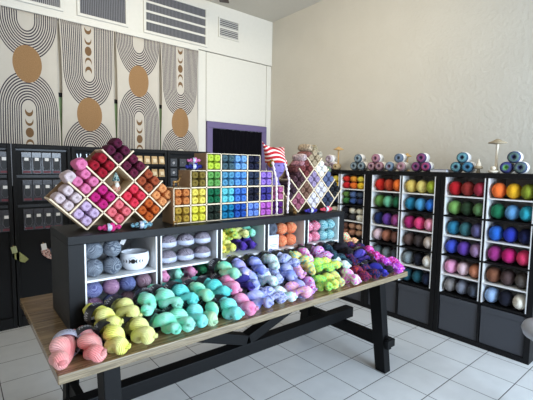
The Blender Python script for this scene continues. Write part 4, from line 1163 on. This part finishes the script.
def cake(y, z, cols, label, x=3.50, sleeve=True, s=1.08, yaw=0.12):
    o = single(CAKE, 'yarn_cake', (x, y, z), ring_mat(*cols), (0, 0, yaw), s); tag(o, label, 'yarn cake', 'yarn cakes on top of the bookcases')
    if sleeve:
        b = bpy.data.objects.new('paper_sleeve', SLEEVE); COL.objects.link(b); b.parent = o
def trio(yc, cols3, nm, seq=('left', 'right', 'top')):
    d = .0495
    for (dy, z, c, w) in ((d, cz, cols3[0], seq[0]), (-d, cz, cols3[1], seq[1]), (0, up, cols3[2], seq[2])):
        cake(yc+dy, z, c, '%s yarn cake in a white sleeve, %s of its stack of three' % (nm, w))
tealgrey = ((70, 92, 100), (150, 170, 176), (60, 80, 90)); dusty = ((150, 96, 110), (190, 150, 156), (120, 80, 100)); bluec = ((90, 120, 150), (150, 170, 190), (110, 70, 90))
purp = ((70, 40, 90), (150, 50, 110), (50, 40, 80)); tealc = ((20, 80, 100), (110, 180, 190), (16, 50, 80)); navyc = ((40, 60, 110), (90, 130, 110), (24, 34, 90)); pinkg = ((190, 160, 160), (170, 110, 130), (200, 170, 170))
trio(2.635, [tealgrey]*3, 'grey teal'); trio(2.405, [dusty, dusty, ((150, 100, 120), (200, 140, 150), (110, 60, 90))], 'dusty pink')
cake(2.235, cz, bluec, 'small blue and plum yarn cake alone between two stacks'); cake(2.105, cz, pinkg, 'pinkish grey yarn cake below a blue grey one'); cake(2.135, up, ((90, 110, 130), (110, 130, 150), (90, 110, 130)), 'blue grey yarn cake resting on the pinkish grey one')
trio(1.895, [purp, ((80, 60, 110), (190, 50, 110), (60, 60, 110)), purp], 'purple magenta')
trio(1.515, [tealc, ((30, 90, 120), (60, 150, 190), (20, 60, 90)), tealc], 'teal')
trio(1.115, [((50, 60, 130), (60, 70, 150), (120, 200, 80)), ((40, 60, 100), (100, 130, 110), (30, 40, 100)), navyc], 'navy and green')
# white rolls at the far end of the shelves
for (y, z, w) in ((3.10, cz, 'front lower'), (3.005, cz, 'nearer lower'), (3.055, up, 'upper')):
    cake(y, z, ((216, 208, 208), (150, 120, 140), (200, 190, 196)), 'off white yarn roll at the far end of the bookcases, %s' % w)
def mushroom(x, y, h, cap, label, col=M_goldm, capm=None):
    r = thing('mushroom_ornament', (x, y, ST), label, 'ornament', 'mushroom ornaments on the bookcases')
    m = MB(); m.lathe([(.001, ST), (.030, ST), (.030, ST+.012), (.016, ST+.02), (.011, ST+h*.3), (.009, ST+h*.7), (.012, ST+h-.004)], 18, (x, y, 0)); m.build('stem', col, r)
    m = MB(); m.lathe([(.010, ST+h-.006), (cap, ST+h+.002), (cap*.98, ST+h+.008), (cap*.5, ST+h+.022), (cap*.22, ST+h+.036), (.001, ST+h+.040)], 26, (x, y, 0)); m.build('cap', capm or col, r)
M_cap = plain('taupe_wood', (150, 136, 112), .6, var=.15, bscale=60); M_pale = plain('whitewashed_wood', (206, 196, 178), .6, var=.12, bscale=60)
mushroom(3.53, 2.965-.0, .235, .062, 'slim golden mushroom ornament at the far end of the bookcases')
mushroom(3.66, 2.155, .15, .045, 'short golden mushroom ornament behind the blue grey cake')
mushroom(3.50, 1.25, .245, .070, 'tall pale mushroom ornament with a wide taupe cap', M_pale, M_cap)
r = thing('acorn_ornament', (3.47, 1.375, ST), 'small pale acorn shaped ornament left of the tall mushroom', 'ornament')
m = MB(); m.lathe([(.001, ST), (.018, ST), (.012, ST+.02), (.012, ST+.03), (.034, ST+.036), (.032, ST+.05), (.024, ST+.058)], 20, (3.47, 1.375, 0)); m.build('base', M_cap, r)
m = MB(); m.lathe([(.022, ST+.0585), (.018, ST+.075), (.008, ST+.1), (.006, ST+.115), (.001, ST+.118)], 20, (3.47, 1.375, 0)); m.build('top', M_pale, r)
r = thing('pebble_dish', (3.43, 1.245, ST), 'little whitewashed dish with a round knob before the tall mushroom', 'ornament')
m = MB(); m.lathe([(.001, ST), (.024, ST), (.038, ST+.012), (.036, ST+.02), (.012, ST+.022)], 20, (3.43, 1.245, 0)); m.build('dish', M_pale, r)
m = MB(); m.ball((3.43, 1.245, ST+.040), (.02, .02, .0175), 16, 10); m.build('knob', M_pale, r)
# round woven ball in front of the golden mushroom
o = cake(2.905, ST+.037, ((180, 150, 96), (206, 184, 130), (160, 130, 80)), 'straw coloured yarn cake at the foot of the slim golden mushroom', x=3.44, sleeve=False, s=.84)
# papers lying on the shelf top
r = thing('paper_stack', (3.5, 1.70, ST), 'thin stack of papers lying on the bookcase between cake stacks', 'papers')
MB().box(3.42, 3.60, 1.625, 1.775, ST, ST+.018).build('sheets', plain('paper_sheets', (196, 198, 206), .6), r, bevel=.001)
MB().box(3.42, 3.60, 1.625, 1.775, ST+.0185, ST+.024).build('cover', plain('blue_grey_cover', (90, 100, 130), .5), r, bevel=.001)

# ------------------------------------------------------------------ stool at the right edge
sx, sy = 2.65, .545
r = thing('stool', (sx, sy, 0), 'grey white padded stool cut off by the right edge', 'stool')
m = MB(); m.lathe([(.001, .52), (.15, .525), (.185, .545), (.195, .575), (.185, .60), (.12, .612), (.001, .615)], 40, (sx, sy, 0)); m.build('seat', plain('pale_grey_vinyl', (170, 172, 178), .5), r)
m = MB(); m.lathe([(.03, .03), (.028, .45), (.05, .518)], 20, (sx, sy, 0)); m.build('post', plain('dark_blue_metal', (24, 24, 60), .4), r)
m = MB(); m.lathe([(.001, 0), (.17, 0), (.17, .012), (.05, .03), (.001, .032)], 32, (sx, sy, 0)); m.build('foot_plate', plain('dark_blue_metal', (24, 24, 60), .4), r)

# ------------------------------------------------------------------ camera
f_px, pitch, yaw, roll = 380.47, .08613, .68816, .01593
cy_, sy_ = math.cos(yaw), math.sin(yaw); cp, sp_ = math.cos(pitch), math.sin(pitch)
Fw = Vector((sy_*cp, cy_*cp, -sp_)); R0 = Vector((cy_, -sy_, 0)); U0 = R0.cross(Fw)
c_, s_ = math.cos(roll), math.sin(roll)
Rt = R0*c_+U0*s_; Up = -R0*s_+U0*c_
cam = bpy.data.cameras.new('camera'); co = bpy.data.objects.new('camera', cam); COL.objects.link(co)
M = Matrix((Rt, Up, -Fw)).transposed().to_4x4(); M.translation = Vector((0, 0, 1.5)); co.matrix_world = M
cam.sensor_width = 36; cam.lens = 36*f_px/533; cam.clip_start = .05
SC.camera = co

# ------------------------------------------------------------------ light
def area(name, loc, target, sx_, sy_, power, col):
    l = bpy.data.lights.new(name, 'AREA'); l.shape = 'RECTANGLE'; l.size = sx_; l.size_y = sy_; l.energy = power; l.color = col
    o = bpy.data.objects.new(name, l); COL.objects.link(o); o.location = loc
    o.rotation_euler = (Vector(target)-Vector(loc)).to_track_quat('-Z', 'Y').to_euler(); return o
area('shop_window_light', (2.9, -2.9, 1.7), (2.5, 2, .2), 3.4, 2.4, 600, (.66, .82, 1.0))
l_ = area('ceiling_track_light', (1.3, 1.9, 3.5), (3.3, 4.2, 1.9), 2.4, .5, 48, (1.0, .88, .68)); l_.data.spread = math.radians(130)
w = bpy.data.worlds.new('world'); SC.world = w; w.use_nodes = True
bg = w.node_tree.nodes['Background']; bg.inputs[0].default_value = (1.0, .94, .86, 1); bg.inputs[1].default_value = .55
SC.view_settings.view_transform = 'Standard'; SC.view_settings.look = 'None'; SC.view_settings.gamma = 1; SC.view_settings.exposure = 0.0
SC.view_settings.use_curve_mapping = False
